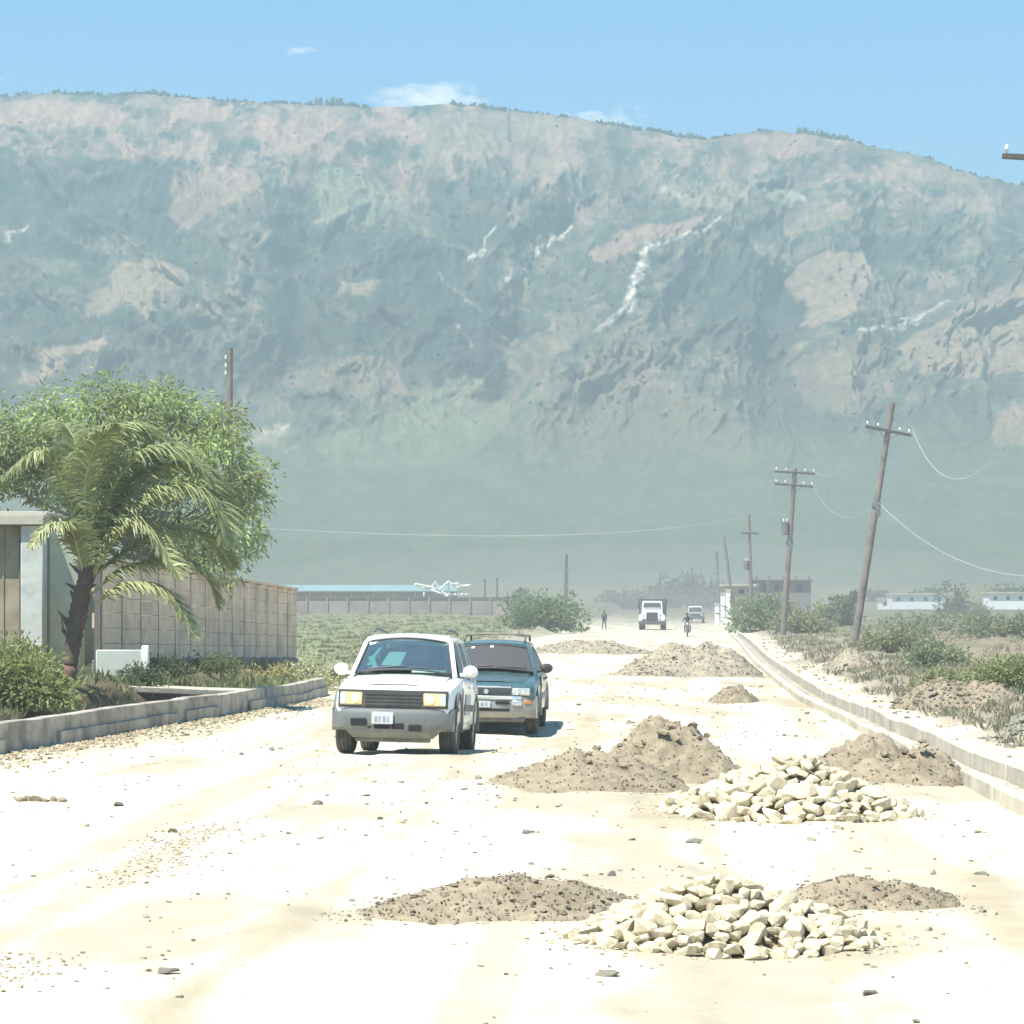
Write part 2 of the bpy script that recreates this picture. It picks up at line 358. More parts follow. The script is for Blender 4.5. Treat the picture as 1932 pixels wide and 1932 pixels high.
for poly, colr, k in [
    ([(-60, 300), (200, 298), (375, 318), (350, 400), (300, 440), (150, 425), (-60, 420)], G_, .9), ([(-60, 440), (120, 430), (150, 500), (-60, 520)], G_, .7),
    ([(500, 360), (590, 355), (590, 420), (640, 430), (800, 440), (940, 470), (950, 700), (830, 690), (600, 660), (500, 640), (520, 480)], G_, .8),
    ([(800, 340), (960, 350), (960, 470), (820, 440)], G_, .75), ([(1240, 500), (1420, 470), (1530, 500), (1540, 600), (1470, 700), (1330, 650)], G_, .85),
    ([(1600, 440), (1740, 440), (1800, 500), (1660, 500)], G_, .8), ([(1420, 690), (1540, 690), (1560, 800), (1500, 860), (1420, 800)], G_, .6), ([(1560, 760), (1860, 740), (1870, 860), (1560, 870)], G_, .5),
    ([(-60, 600), (160, 590), (320, 610), (480, 660), (420, 720), (-60, 760)], G_, .55),
    ([(150, 535), (190, 500), (230, 478), (270, 500), (350, 520), (372, 540), (355, 560), (330, 565), (320, 602), (290, 606), (270, 590), (245, 576), (160, 580)], tan, .85),
    ([(325, 325), (430, 315), (500, 335), (480, 375), (400, 400), (340, 430), (315, 400)], pink, .6), ([(590, 325), (700, 318), (735, 350), (715, 410), (600, 415)], pale * 1.35, .8),
    ([(-40, 195), (120, 183), (250, 215), (230, 240), (-40, 245)], pink, .8), ([(330, 192), (440, 196), (420, 232), (330, 228)], pink * 1.1, .85), ([(470, 225), (560, 230), (660, 290), (620, 308), (500, 290)], pink, .7), ([(790, 215), (960, 212), (960, 290), (800, 318)], tan, .7),
    ([(300, 265), (420, 270), (400, 300), (300, 297)], tan, .75), ([(966, 215), (1120, 232), (1130, 262), (966, 262)], tan, .8), ([(966, 285), (1080, 300), (1060, 325), (966, 320)], tan, .7), ([(1400, 256), (1500, 248), (1560, 275), (1500, 300), (1420, 285)], pink, .75), ([(1660, 300), (1780, 310), (1840, 345), (1720, 345)], tan, .6),
    ([(628, 568), (650, 540), (722, 535), (700, 568)], tan, .85), ([(60, 500), (80, 475), (130, 478), (150, 515), (80, 522)], pale * 1.3, .6),
    ([(30, 722), (75, 668), (130, 644), (216, 640), (216, 662), (130, 668), (90, 702), (58, 727)], tan * 1.1, .95),
    ([(1110, 470), (1180, 440), (1310, 430), (1320, 450), (1220, 470), (1140, 500)], pink, .75), ([(1260, 375), (1370, 380), (1375, 412), (1290, 408)], tan, .8), ([(1440, 345), (1520, 352), (1500, 378), (1440, 370)], pale * 1.6, .8), ([(1480, 412), (1580, 398), (1600, 425), (1500, 440)], tan, .7),
    ([(1500, 497), (1550, 470), (1620, 480), (1664, 510), (1635, 532), (1622, 572), (1582, 606), (1540, 600), (1535, 560), (1524, 530)], tan, .92),
    ([(1740, 520), (1790, 508), (1790, 552), (1745, 550)], tan, .7), ([(1700, 642), (1770, 612), (1850, 560), (1990, 535), (1990, 690), (1850, 712), (1750, 704)], tan * .95, .85), ([(1520, 660), (1660, 650), (1700, 740), (1600, 790), (1530, 750)], tan * .85, .6), ([(1866, 840), (1880, 780), (1990, 750), (1990, 850)], pink, .75), ([(1740, 372), (1880, 372), (1900, 405), (1760, 402)], tan, .7),
    ([(960, 640), (1060, 600), (1150, 590), (1020, 700), (960, 730)], tan * .8, .6), ([(960, 860), (1060, 730), (1190, 620), (1300, 740), (1480, 880), (1200, 900)], tan * .62, .55), ([(1000, 560), (1080, 520), (1150, 540), (1060, 600)], veg, .6),
    ([(500, 690), (560, 675), (700, 720), (830, 735), (700, 760), (540, 730)], tan * .8, .6), ([(580, 830), (700, 800), (810, 740), (880, 690), (960, 720), (965, 800), (870, 880), (640, 890)], pale * 1.35, .75), ([(840, 700), (960, 720), (960, 810), (870, 780)], tan * .8, .5), ([(455, 850), (480, 812), (560, 800), (520, 842)], tan * 1.2, .8)]:
    paint(poly, colr, k)
for pts, wd, k in [([(1083, 400), (1045, 425), (1003, 470), (958, 520)], 4.5, .85), ([(925, 425), (905, 465), (885, 475)], 4, .9), ([(1345, 430), (1318, 448), (1262, 470), (1222, 478)], 4, .8), ([(1215, 478), (1206, 512), (1192, 545), (1186, 578), (1172, 606)], 9, .95), ([(1172, 606), (1120, 640)], 5, .6),
                   ([(35, 415), (4, 446)], 4.5, .6), ([(160, 425), (180, 441)], 3, .6), ([(1620, 627), (1690, 618), (1772, 580)], 4.5, .6), ([(470, 835), (545, 806)], 6, .75), ([(540, 850), (556, 842)], 4, .7), ([(820, 500), (900, 560)], 3, .4), ([(860, 590), (890, 640)], 3.5, .4), ([(1225, 948), (1238, 955)], 3, .8), ([(1252, 960), (1262, 966)], 3, .7), ([(1500, 495), (1535, 478)], 3, .6), ([(1255, 362), (1275, 378)], 6, .6), ([(1480, 355), (1520, 372)], 5, .6), ([(640, 830), (810, 815)], 2.2, .4), ([(560, 880), (860, 868)], 2.5, .4)]:
    dd = seg_dist(pts, eu, ev) + 4 * fbm(U / 7, V / 7, 2)
    C = mixc(C, np.clip(1.3 - dd / wd, 0, 1) * k * (.45 + .55 * sstep(-.15, .2, fbm(U / 14, V / 11, 3))), scar)
C = mixc(C, (1 - steep) * .85, (veg * .75 + pale * .4) * 1.05)  # even foot of the slope, lightened in colour to suggest valley haze
C *= (1 + (.34 * fbm(U / 9, V / 7, 3) + .22 * vnoise(U / 3.1, V / 2.7)) * (.35 + .65 * steep))[..., None]
C = C.clip(.015, .8)
# back of the mountain, so that it is a solid hill
bx = X[-1]; nb = 14
Xb = [X]; Yb = [Y]; Zb = [Z]; Cb = [C]
for k in range(1, nb + 1):
    f = k / nb
    Xb.append((bx * (1 + .12 * f))[None]); Yb.append((Y[-1] + 1400 * f)[None]); Zb.append((Z[-1] * (1 - .75 * f ** 1.6) - 4 * k)[None]); Cb.append(C[-1][None])
X = np.concatenate(Xb); Y = np.concatenate(Yb); Z = np.concatenate(Zb); C = np.concatenate(Cb)
Z[0] -= 30
n2 = NV + nb
idx = np.arange(n2 * NU).reshape(n2, NU)
F = np.stack([idx[:-1, :-1], idx[:-1, 1:], idx[1:, 1:], idx[1:, :-1]], -1).reshape(-1, 4)
m_mtn = mat('hillside_scrub', attr=True, rough=.95, spec=.15, var=.22, vscale=.02)
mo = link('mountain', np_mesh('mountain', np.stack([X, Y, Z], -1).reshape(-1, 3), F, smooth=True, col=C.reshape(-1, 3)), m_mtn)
tag(mo, 'long bare mountain with dry brown pastures and dark scrub behind the plain', kind='structure')
MT = (U, V, X[:NV], Y[:NV], Z[:NV])
def mtn_at(px, py):                                           # point of the slope seen at that pixel column / row
    j = int(round((px + 420) / 2770 * (NU - 1))); j = min(max(j, 0), NU - 1)
    i = int(round((1112 - py) / (1112 - ridge[j]) * (NV - 1))); i = min(max(i, 0), NV - 1)
    return np.array([MT[2][i, j], MT[3][i, j], MT[4][i, j]])

# ------------------------------------------------------------------ ground sheet
yr = np.concatenate([np.linspace(-60, 8, 16), np.linspace(9, 36, 130), np.linspace(36.3, 62, 110), 62.5 * (2600 / 62.5) ** np.linspace(0, 1, 170)])
uu = np.linspace(-1, 1, 330); uu = .72 * uu + .28 * uu ** 3
hw = 13 + .34 * np.clip(yr, 0, None) + np.clip(yr - 400, 0, None) * .25
Xg = (uu[None, :] * hw[:, None]) + (.05 * np.clip(yr, 0, 300))[:, None] * 0
Yg = np.repeat(yr[:, None], len(uu), 1)
Zg = gz(Xg, Yg)
a_, b_ = kl(Yg), kr(Yg)
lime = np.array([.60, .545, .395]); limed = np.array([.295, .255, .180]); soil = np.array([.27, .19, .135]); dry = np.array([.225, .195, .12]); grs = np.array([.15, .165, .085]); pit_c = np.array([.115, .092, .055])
Cg = np.zeros(Xg.shape + (3,)) + lime
midg = (a_ + b_) / 2
trk = fbm((Xg - .07 * Yg) / .8 + 3, Yg / 16, 4)
Cg = mixc(Cg, sstep(.02, .35, fbm(Xg / 2.3, Yg / 7, 5)) * .62, limed)
Cg = mixc(Cg, sstep(.05, .35, trk) * .52, limed * np.array([1.12, 1.06, .98]))
Cg = mixc(Cg, sstep(.10, .45, fbm(Xg / .5, Yg / 1.1 + 4, 3)) * .30 * (1 - sstep(40, 70, Yg)), limed)
rr = Xg - (b_ + .8) + .8 * fbm(Xg / 2, Yg / 4, 3)
Cg = mixc(Cg, sstep(.4, 2.0, rr) * .9, limed * .78)
Cg = mixc(Cg, sstep(3.0, 6.5, rr), dry)
Cg = mixc(Cg, sstep(3.5, 8, rr) * sstep(-.15, .15, fbm(Xg / 16, Yg / 42 + 3, 3)) * (1 - sstep(190, 330, Yg)), soil)
Cg = mixc(Cg, sstep(3.5, 8, rr) * sstep(-.02, .3, fbm(Xg / 9 + 5, Yg / 30, 4) + .5 * sstep(150, 300, Yg)) * .8, grs)
ll = (a_ - Xg) + .5 * fbm(Xg / 2, Yg / 3, 3)
Cg = mixc(Cg, sstep(.1, .9, ll) * (.75), limed)
Cg = mixc(Cg, sstep(1.0, 3.2, ll) * sstep(58, 90, Yg), grs * 1.25)
Cg = mixc(Cg, sstep(1.0, 3.2, ll) * sstep(58, 90, Yg) * sstep(-.1, .3, fbm(Xg / 7, Yg / 30, 4)) * .6, dry * 1.1)
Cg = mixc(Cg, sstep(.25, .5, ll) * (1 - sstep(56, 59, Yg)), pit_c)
Cg = mixc(Cg, sstep(1.4, 2.6, ll) * (1 - sstep(76, 84, Yg)) * sstep(50, 56, Yg), np.array([.15, .135, .075]))
Cg = mixc(Cg, sstep(230, 420, Yg), grs * .9)
Cg = mixc(Cg, sstep(230, 420, Yg) * sstep(0, .25, fbm(Xg / 60, Yg / 200, 3)) * .6, dry * .8)
ng = Xg.shape; ig = np.arange(ng[0] * ng[1]).reshape(ng)
Fg = np.stack([ig[:-1, :-1], ig[:-1, 1:], ig[1:, 1:], ig[1:, :-1]], -1).reshape(-1, 4)
m_gr = mat('limestone_ground', attr=True, rough=.95, spec=.1, var=.10, vscale=1.3, bump=.7, bscale=9)
go = link('ground', np_mesh('ground', np.stack([Xg, Yg, Zg], -1).reshape(-1, 3), Fg, smooth=True, col=Cg.reshape(-1, 3)), m_gr)
tag(go, 'pale crushed limestone road bed running into dry grassy fields', kind='structure')

# ------------------------------------------------------------------ air
hz = MB().box((0, 4500, 660), (11000, 9400, 1340)).build('haze')
hm = bpy.data.materials.new('dusty_air'); hm.use_nodes = True; hn = hm.node_tree; hn.nodes.clear()
pv = hn.nodes.new('ShaderNodeVolumePrincipled'); ho = hn.nodes.new('ShaderNodeOutputMaterial'); hn.links.new(pv.outputs[0], ho.inputs['Volume'])
pv.inputs['Color'].default_value = (.525, .73, .735, 1); pv.inputs['Density'].default_value = 1.6e-4; pv.inputs['Anisotropy'].default_value = 0.1
hz.data.materials.append(hm)
tag(hz, 'pale dusty air fading the plain and the mountain', kind='stuff')
# ------------------------------------------------------------------ shared materials
m_conc = mat('weathered_concrete', (.42, .375, .295), .9, var=.22, vscale=2.5, col2=(.21, .19, .155), c2scale=1.6, bump=.5, bscale=14)
m_concl = mat('new_pale_concrete', (.52, .47, .36), .9, var=.15, vscale=2.5, col2=(.38, .34, .255), c2scale=1.2, bump=.4, bscale=14)
m_slab = mat('precast_slab', (.64, .50, .355), .92, var=.2, vscale=1.4, col2=(.46, .37, .275), c2scale=1.0, bump=.4, bscale=10)
m_post = mat('precast_post', (.13, .115, .10), .92, var=.2, vscale=2)
m_wood = mat('pole_wood', (.19, .165, .14), .9, var=.3, vscale=3, col2=(.13, .115, .10), c2scale=2)
m_wooddk = mat('crossarm_wood', (.085, .085, .075), .85, var=.25, vscale=5)
m_steel = mat('grey_steel', (.18, .19, .19), .55, metal=.6, var=.2)
m_porc = mat('porcelain', (.75, .77, .76), .25)
m_wire = mat('bare_aluminium_wire', (.52, .56, .55), .6)
m_mint = mat('mint_plaster', (.50, .53, .37), .85, var=.12, vscale=1.5, col2=(.38, .43, .30), c2scale=1.2)
m_blue = mat('pale_blue_plaster', (.50, .53, .46), .85, var=.14, vscale=1.5, col2=(.40, .42, .36), c2scale=1.6)
m_gate = mat('brown_gate_paint', (.30, .26, .17), .75, var=.2, vscale=1.2, col2=(.23, .195, .12), c2scale=1.5)
m_beam = mat('bare_concrete_beam', (.43, .41, .32), .9, var=.2, vscale=2)
m_white = mat('white_render', (.80, .79, .74), .8, var=.06, vscale=1)
m_dark = mat('dark_opening', (.03, .032, .032), .7)
m_dkwall = mat('grey_block_wall', (.20, .185, .175), .9, var=.2, vscale=.6)
m_pinkwall = mat('pinkish_block_wall', (.34, .285, .245), .9, var=.2, vscale=.5, col2=(.25, .22, .19), c2scale=.4)
m_coping = mat('dark_coping', (.12, .11, .10), .9, var=.2)
m_turq = mat('turquoise_sheet_roof', (.20, .33, .31), .5, var=.12, vscale=.4)

def strip(name, pts, w0, w1, zb, zt, m, parent=None, bevel=.015, wob=0):
    """wall along ground points; offsets w0..w1 to the right of travel, from zb below to zt above the path point"""
    n = len(pts); vs = []; fs = []
    for i, p in enumerate(pts):
        p = Vector(p); t = Vector(pts[min(i + 1, n - 1)]) - Vector(pts[max(i - 1, 0)]); t.z = 0; t.normalize(); r = Vector((t.y, -t.x, 0))
        j = random.uniform(-wob, wob)
        for (w_, z_) in ((w0, zb), (w1, zb), (w1, zt + j), (w0, zt + j)):
            vs.append(p + r * w_ + Vector((0, 0, z_)))
    for i in range(n - 1):
        for k in range(4): fs.append([i * 4 + k, i * 4 + (k + 1) % 4, i * 4 + 4 + (k + 1) % 4, i * 4 + 4 + k])
    fs += [[3, 2, 1, 0], [4 * n - 4 + k for k in range(4)]]
    return MB().add(vs, fs).build(name, m, parent, bevel=bevel, seg=1)

# ------------------------------------------------------------------ left kerb and drainage channel
def kl_pts(y0, y1, n, off=0.0, z=None):
    return [Vector((float(kl(y)) + off, y, (gz1(float(kl(y)) + off + .25, y) if z is None else z))) for y in np.linspace(y0, y1, n)]
kb = thing('drain_kerb', 'long grey concrete kerb wall of the drain below the palm', 'kerb wall', (float(kl(45)), 45, 0))
def unparent_loc(o, root): o.location = -Vector(root.location) if root.rotation_euler[2] == 0 else o.location; return o
ys = list(np.arange(30.0, 57.4, 2.45))
for i, y in enumerate(ys):
    y1 = y + 2.446
    pts = kl_pts(y, y1, 4)
    o = strip('wall_segment', pts, -.12, .10, -.9, .40 + random.uniform(-.012, .012), m_conc, kb, bevel=.006, wob=.003); o.location = -kb.location
    if i not in (2, 7):
        a, b = y + random.uniform(.0, .05), y1 - random.choice((0, 0, .3, .5))
        o = strip('ledge', kl_pts(a, b, 3), .103, .155, -.3, .19 + random.uniform(-.012, .012), m_conc, kb, bevel=.004, wob=.004); o.location = -kb.location
# far side of the drain: slab edge running back from the kerb end
sl = [Vector((-4.55, 57.6, .24)), Vector((-5.6, 55.4, .26)), Vector((-7.4, 57.6, .30)), Vector((-9.9, 61.0, .34)), Vector((-13.5, 66, .36))]
vs = []; 
apr = MB()
top = [(-4.52, 57.6), (-4.72, 56.0), (-6.1, 54.6), (-7.7, 53.9), (-9.3, 53.3), (-12.0, 52.4), (-12.2, 53.3), (-9.4, 54.3), (-7.8, 54.9), (-6.3, 55.6), (-5.1, 57.2)]
zt = [.24, .27, .35, .44, .54, .60, .61, .55, .45, .36, .28]
apr.poly([(x, y, z) for (x, y), z in zip(top, zt)], .13, (0, 0, -1))
m_earth = mat('dark_cut_earth', (.075, .06, .04), .95, var=.3, vscale=3, bump=.8, bscale=8)
tag(apr.build('drain_slab', m_concl, bevel=.02, seg=1), 'pale concrete slab edge across the drain beyond the palm', 'slab')
ef = MB()
for (x0, y0), (x1, y1), z0, z1 in zip(top[1:5], top[2:6], zt[1:5], zt[2:6]):
    ef.add([(x0, y0 + .08, -1.2), (x1, y1 + .08, -1.2), (x1, y1 + .08, z1 - .132), (x0, y0 + .08, z0 - .132), (x0, y0 + .5, -1.2), (x1, y1 + .5, -1.2), (x1, y1 + .5, z1 - .132), (x0, y0 + .5, z0 - .132)], [[0, 1, 2, 3], [7, 6, 5, 4], [3, 2, 6, 7], [0, 3, 7, 4], [1, 5, 6, 2]])
tag(ef.build('drain_bank', m_earth), kind='structure')

# ------------------------------------------------------------------ right drain: two low concrete walls with a floor between
def kr_pts(y0, y1, n, off): return [Vector((float(kr(y)) + off, y, gz1(float(kr(y)) + .3, y))) for y in np.linspace(y0, y1, n)]
dr = thing('roadside_drain', 'pale concrete drain of two low walls along the right road edge', 'drain', (float(kr(60)), 60, 0))
for off, h, nm in ((0.0, .16, 'inner_wall'), (.60, .24, 'outer_wall')):
    y = 12.0
    while y < 190:
        L_ = 3.0 if y < 80 else 6.0
        o = strip('wall_segment', kr_pts(y, y + L_ - .02, 3, off), -.09, .09, -.4, h + random.uniform(-.015, .015), m_concl, dr, wob=.008); o.location = -dr.location
        y += L_
o = strip('channel_floor', kr_pts(12, 190, 60, .30), -.20, .20, -.3, .02, m_conc, dr, bevel=0); o.location = -dr.location

# ------------------------------------------------------------------ precast slab wall on the left
W0 = Vector((-8.72, 55.8, 0)); W1 = Vector((-6.9, 84.0, 0)); nb_ = 14
wl = thing('precast_wall', 'pinkish grey precast concrete yard wall with vertical posts behind the palm', 'wall', W0)
dv = (W1 - W0); Lw = dv.length; dv.normalize(); ang = math.atan2(dv.y, dv.x); rm = Matrix.Rotation(ang, 3, 'Z')
slab_me = {}
for i in range(nb_ + 1):
    f = i / nb_; p = dv * (Lw * f); gzz = .45 - .50 * f
    toph = gzz + 2.62
    MB().box((p.x, p.y, (toph + gzz - .8) / 2), (.11, .13, toph - gzz + .8), rm).build('post', m_post, wl)
    if i == nb_: break
    bl = Lw / nb_; p2 = dv * (Lw * (f + .5 / nb_))
    toph2 = .45 - .50 * (f + .5 / nb_) + 2.62
    z = gzz - .42; k = 0
    MB().box((p2.x, p2.y, z + .45), (bl + .002, .26, .90), rm).build('plinth', m_dkwall, wl, bevel=.01, seg=1)
    z += .905
    hs = [.33] * 12
    for h in hs:
        if z + .12 > toph2: break
        hh = min(h, toph2 - z)
        band = 1.55 < z < 1.85
        off = Vector((-dv.y, dv.x, 0)) * (-.028 if band else random.uniform(-.005, .005))
        key = (round(hh, 2), band)
        MB().box((p2.x - off.x, p2.y - off.y, z + hh / 2), (bl - .13, .17 + (.05 if band else 0), hh - .010), rm).build('slab', m_slab, wl)
        z += hh
MB().poly([tuple(Vector((-.13, 0, 0)) + Vector((0, 0, 3.075))), (.13, 0, 3.075), (.13 + dv.x * Lw, dv.y * Lw, 2.575), (-.13 + dv.x * Lw, dv.y * Lw, 2.575)], .07, (0, 0, 1)).build('coping', m_slab, wl)
# the wall turns away from the road at its far end
MB().box((-1.6, Lw * .9985 + .35, 1.2), (3.4, .18, 2.5)).build('return_wall', m_slab, wl)

# ------------------------------------------------------------------ gate house at the left edge
hd = 60.0
def hp(px, py): return at(px, py, hd)
ga = thing('gate_house', 'mint and pale blue plastered gateway with a tall brown gate at the left edge', 'house', hp(60, 1290))
gl = Vector(ga.location)
def hbox(name, x0, x1, y0, y1, d0, d1, m, bev=.015):
    a = hp(x0, y1); b = hp(x1, y0)
    o = MB().box(((a.x + b.x) / 2 - gl.x, (d0 + d1) / 2 - gl.y, (a.z + b.z) / 2 - gl.z), (b.x - a.x, d1 - d0, b.z - a.z)).build(name, m, ga, bevel=bev, seg=1); return o
hbox('pillar', 43, 84, 992, 1300, 59.75, 60.35, m_blue)
hbox('lintel', -260, 88, 972, 991, 59.6, 60.5, m_beam)
hbox('gate', -120, 42.6, 992, 1216, 60.05, 60.13, m_gate)
for k in range(3): hbox('gate_rib', -106 + 55 * k, -103 + 55 * k, 996, 1212, 60.02, 60.05, m_gate, .003)
hbox('gate_frame', 36, 42.6, 992, 1217, 59.98, 60.04, m_coping, .004)
hbox('threshold_wall', -260, 80, 1217, 1305, 59.66, 60.2, m_beam)
hbox('side_pillar', -260, -121, 992, 1216, 59.8, 60.3, m_blue)
sw = MB(); a = hp(84.3, 1300); sw.box((a.x + .35 - gl.x, 60.6 - gl.y, 1.85 - gl.z), (.72, .22, 3.9), Matrix.Rotation(R(18), 3, 'Z')).build('side_wall', m_mint, ga, bevel=.01, seg=1)
hbox('end_pillar', 131, 146, 1010, 1300, 60.7, 61.0, m_blue)
hbox('roof_slab', -260, 86, 964, 971, 60.2, 63.2, m_beam)
hbox('back_wall', -260, 146, 1000, 1300, 62.6, 62.8, m_mint)
# low pale-blue wall between gate house and yard wall
lw_ = thing('low_wall', 'low pale blue plastered wall to the right of the palm trunk', 'low wall', at(225, 1290, 55.0))
a = at(182, 1290, 55.0); b = at(268, 1226, 55.0); c = Vector(lw_.location)
MB().box(((a.x + b.x) / 2 - c.x, 0, (a.z + b.z) / 2 - c.z), (b.x - a.x, .18, b.z - a.z)).build('wall_panel', m_blue, lw_, bevel=.02, seg=1)
MB().box((b.x - c.x + .07, 0, (a.z + b.z) / 2 - c.z + .03), (.13, .24, b.z - a.z + .12)).build('end_post', m_white, lw_, bevel=.02, seg=1)

# ------------------------------------------------------------------ poles and wires
def pole(label, base, top, r0, r1, arms=(), bits=(), m=m_wood, braces=True, ins=True):
    base = Vector(base); top = Vector(top); L_ = top - base
    p = thing('utility_pole', label, 'utility pole', base, 0, 'power poles along the road')
    MB().tube([-L_ * .04, L_ * .3, L_ * .65, L_], [r0, r0 * .88 + r1 * .12, r0 * .35 + r1 * .65, r1], 10).build('shaft', m, p, smooth=True, autosmooth=R(50))
    for (f, hw_, tilt, yawa) in arms:
        c = L_ * f; d = Vector((math.cos(yawa) * math.cos(tilt), math.sin(yawa) * math.cos(tilt), math.sin(tilt)))
        off = Vector((0, -.14, 0))
        a = MB(); q = d.to_track_quat('X', 'Z').to_matrix(); a.box(c + off, (hw_ * 2, .10, .13), q)
        ao = a.build('crossarm', m_wooddk, p, bevel=.01, seg=1)
        if ins:
            for s in (-.92, -.45, .5, .92):
                MB().lathe([(.0, .0), (.02, .0), (.02, .08), (.055, .09), (.06, .13), (.035, .15), (.05, .17), (.03, .21), (0, .215)], 10, 'Z', c + off + d * hw_ * s + Vector((0, 0, .06))).build('insulator', m_porc, ao, smooth=True)
        if braces:
            for s in (-1, 1): MB().tube([c + off * 1.3 + d * hw_ * .5 * s, c + off * 1.0 - L_.normalized() * .5], .018, 5).build('brace', m_steel, p)
    for kind, f in bits:
        c = L_ * f
        if kind == 'transformer':
            tr = MB().lathe([(0, -.42), (.2, -.42), (.23, -.38), (.23, .3), (.25, .32), (.25, .36), (.12, .42), (0, .43)], 16, 'Z', c + Vector((-.36, -.1, 0))).build('transformer', m_steel, p, smooth=True, autosmooth=R(35))
            for s in (-.1, .1): MB().lathe([(0, 0), (.03, 0), (.045, .05), (.03, .1), (.045, .14), (.02, .2), (0, .2)], 8, 'Z', c + Vector((-.36 + s, -.1, .40))).build('bushing', m_porc, tr, smooth=True)
            MB().box(c + Vector((-.13, -.05, 0)), (.2, .06, .5)).build('bracket', m_steel, p)
        elif kind == 'band':
            MB().lathe([(r0 * 1.0, -.12), (r0 * 1.18, -.12), (r0 * 1.18, .12), (r0 * 1.0, .12)], 12, 'Z', c).build('band', m_steel, p)
            MB().box(c + Vector((.06, -r0 - .06, -.32)), (.2, .12, .46)).build('junction_box', m_steel, p, bevel=.015, seg=1)
        elif kind == 'rack':
            for k in range(3): MB().lathe([(0, 0), (.05, 0), (.05, .03), (.025, .06), (.05, .09), (.05, .12), (0, .12)], 8, 'Z', c + Vector((-.15, -.05, -.3 * k))).build('spool', m_porc, p, smooth=True)
            MB().box(c + Vector((-.11, 0, -.3)), (.03, .05, .95)).build('rack_bar', m_steel, p)
    return p
def gpt(px, py, d): q = at(px, py, d); return Vector((q.x, q.y, gz1(q.x, q.y)))
pA0 = gpt(1610, 1228, 126); pA1 = at(1684, 760, 126)
pole('tall leaning brown pole with one crossarm standing on the earth bank', pA0, pA1, .19, .13, [(.885, 1.15, R(-10), R(12))], [('band', .585)])
pB0 = gpt(1477, 1206, 168); pB1 = at(1500, 884, 168)
pole('grey pole with two stacked crossarms and a round transformer', pB0, pB1, .19, .14, [(.975, 1.3, R(-3), R(6)), (.9, 1.25, R(-4), R(6))], [('transformer', .645), ('band', .56)])
pC0 = gpt(1419, 1188, 232); pC1 = at(1413, 970, 232)
pole('thin far pole beside the grey house carrying the long wire', pC0, pC1, .17, .12, [(.83, .9, R(0), R(30))], [('transformer', .55)], ins=False, braces=False)
pD0 = gpt(1388, 1178, 250); pD1 = at(1366, 1013, 250)
pole('dark pole leaning left in front of the white gate columns', pD0, pD1, .17, .12, [], [])
pE0 = gpt(1357, 1176, 330); pE1 = at(1352, 1040, 330)
pole('short upright pole left of the dark leaning pole', pE0, pE1, .2, .15, [])
pF0 = gpt(1067, 1172, 300); pF1 = at(1069, 1045, 300)
pole('lone dark pole left of the road behind the bushes', pF0, pF1, .24, .14, [], [('band', .5), ('band', .75)], m=m_wooddk)
pG0 = gpt(1990, 1290, 62); pG1 = at(1992, 262, 62)
pole('near pole at the right edge with only its crossarm tip in view', pG0, pG1, .17, .12, [(.962, 1.3, R(-2), R(5))])
pH0 = gpt(431, 1236, 102); pH1 = at(434, 657, 102)
pole('bare wooden pole rising above the big green tree', pH0, pH1, .155, .11, [], [('rack', .965), ('rack', .78)])
for i, (x, y0, y1, d) in enumerate(((915, 1126, 1092, 325), (938, 1126, 1090, 325), (1245, 1150, 1080, 430), (1305, 1150, 1070, 430))):
    a = gpt(x, y0, d); b = at(x, y1, d)
    o = thing('fence_post', ('left of the two thin stakes by the round bush on the far yard wall', 'right of the two thin stakes by the round bush on the far yard wall', 'thin far stake above the white truck', 'thin far stake sticking out of the distant tree clump')[i], 'stake', a, 0, 'far stakes')
    MB().tube([(0, 0, -.2), (0, 0, b.z - a.z)], [.14, .1], 6).build('shaft', m_wooddk, o); MB().box((0, 0, b.z - a.z - .25), (.5, .08, .08)).build('cross_bar', m_wooddk, o)
def wire(label, a, b, sag, r, n=28):
    a = Vector(a); b = Vector(b); pts = []
    for k in range(n + 1):
        f = k / n; p = a.lerp(b, f); p.z -= sag * 4 * f * (1 - f); pts.append(p)
    return tag(MB().tube(pts, r, 5).build('power_wire', m_wire, smooth=True), label, 'wire', 'overhead wires')
wire('long pale wire crossing from the tree to the far thin pole', pH0.lerp(pH1, .42), pC1 - Vector((0, 0, .2)), .9, .020)
dA = pA1 - pA0
wire('slack wire hanging from the middle of the leaning pole towards the right', pA0 + dA * .6, at(2250, 985, 95), 2.7, .010)
wire('bright sagging wire from the leaning pole crossarm to the right edge', pA0 + dA * .885 + Vector((1.15, 0, .1)), pG0.lerp(pG1, .60) + Vector((0, -.15, 0)), 2.6, .010)
wire('thin wire between the leaning pole and the double crossarm pole', pA0 + dA * .885 + Vector((-1.1, 0, .3)), pB0.lerp(pB1, .975) + Vector((1.1, 0, .3)), 1.3, .006)
wire('lower thin wire between the leaning pole and the double crossarm pole', pA0 + dA * .6, pB0.lerp(pB1, .9) + Vector((1.1, 0, .2)), 1.4, .006)
wire('thin wire from the double crossarm pole to the far thin pole', pB0.lerp(pB1, .975) + Vector((-1.1, 0, .3)), pC0.lerp(pC1, .83), 1.4, .007)

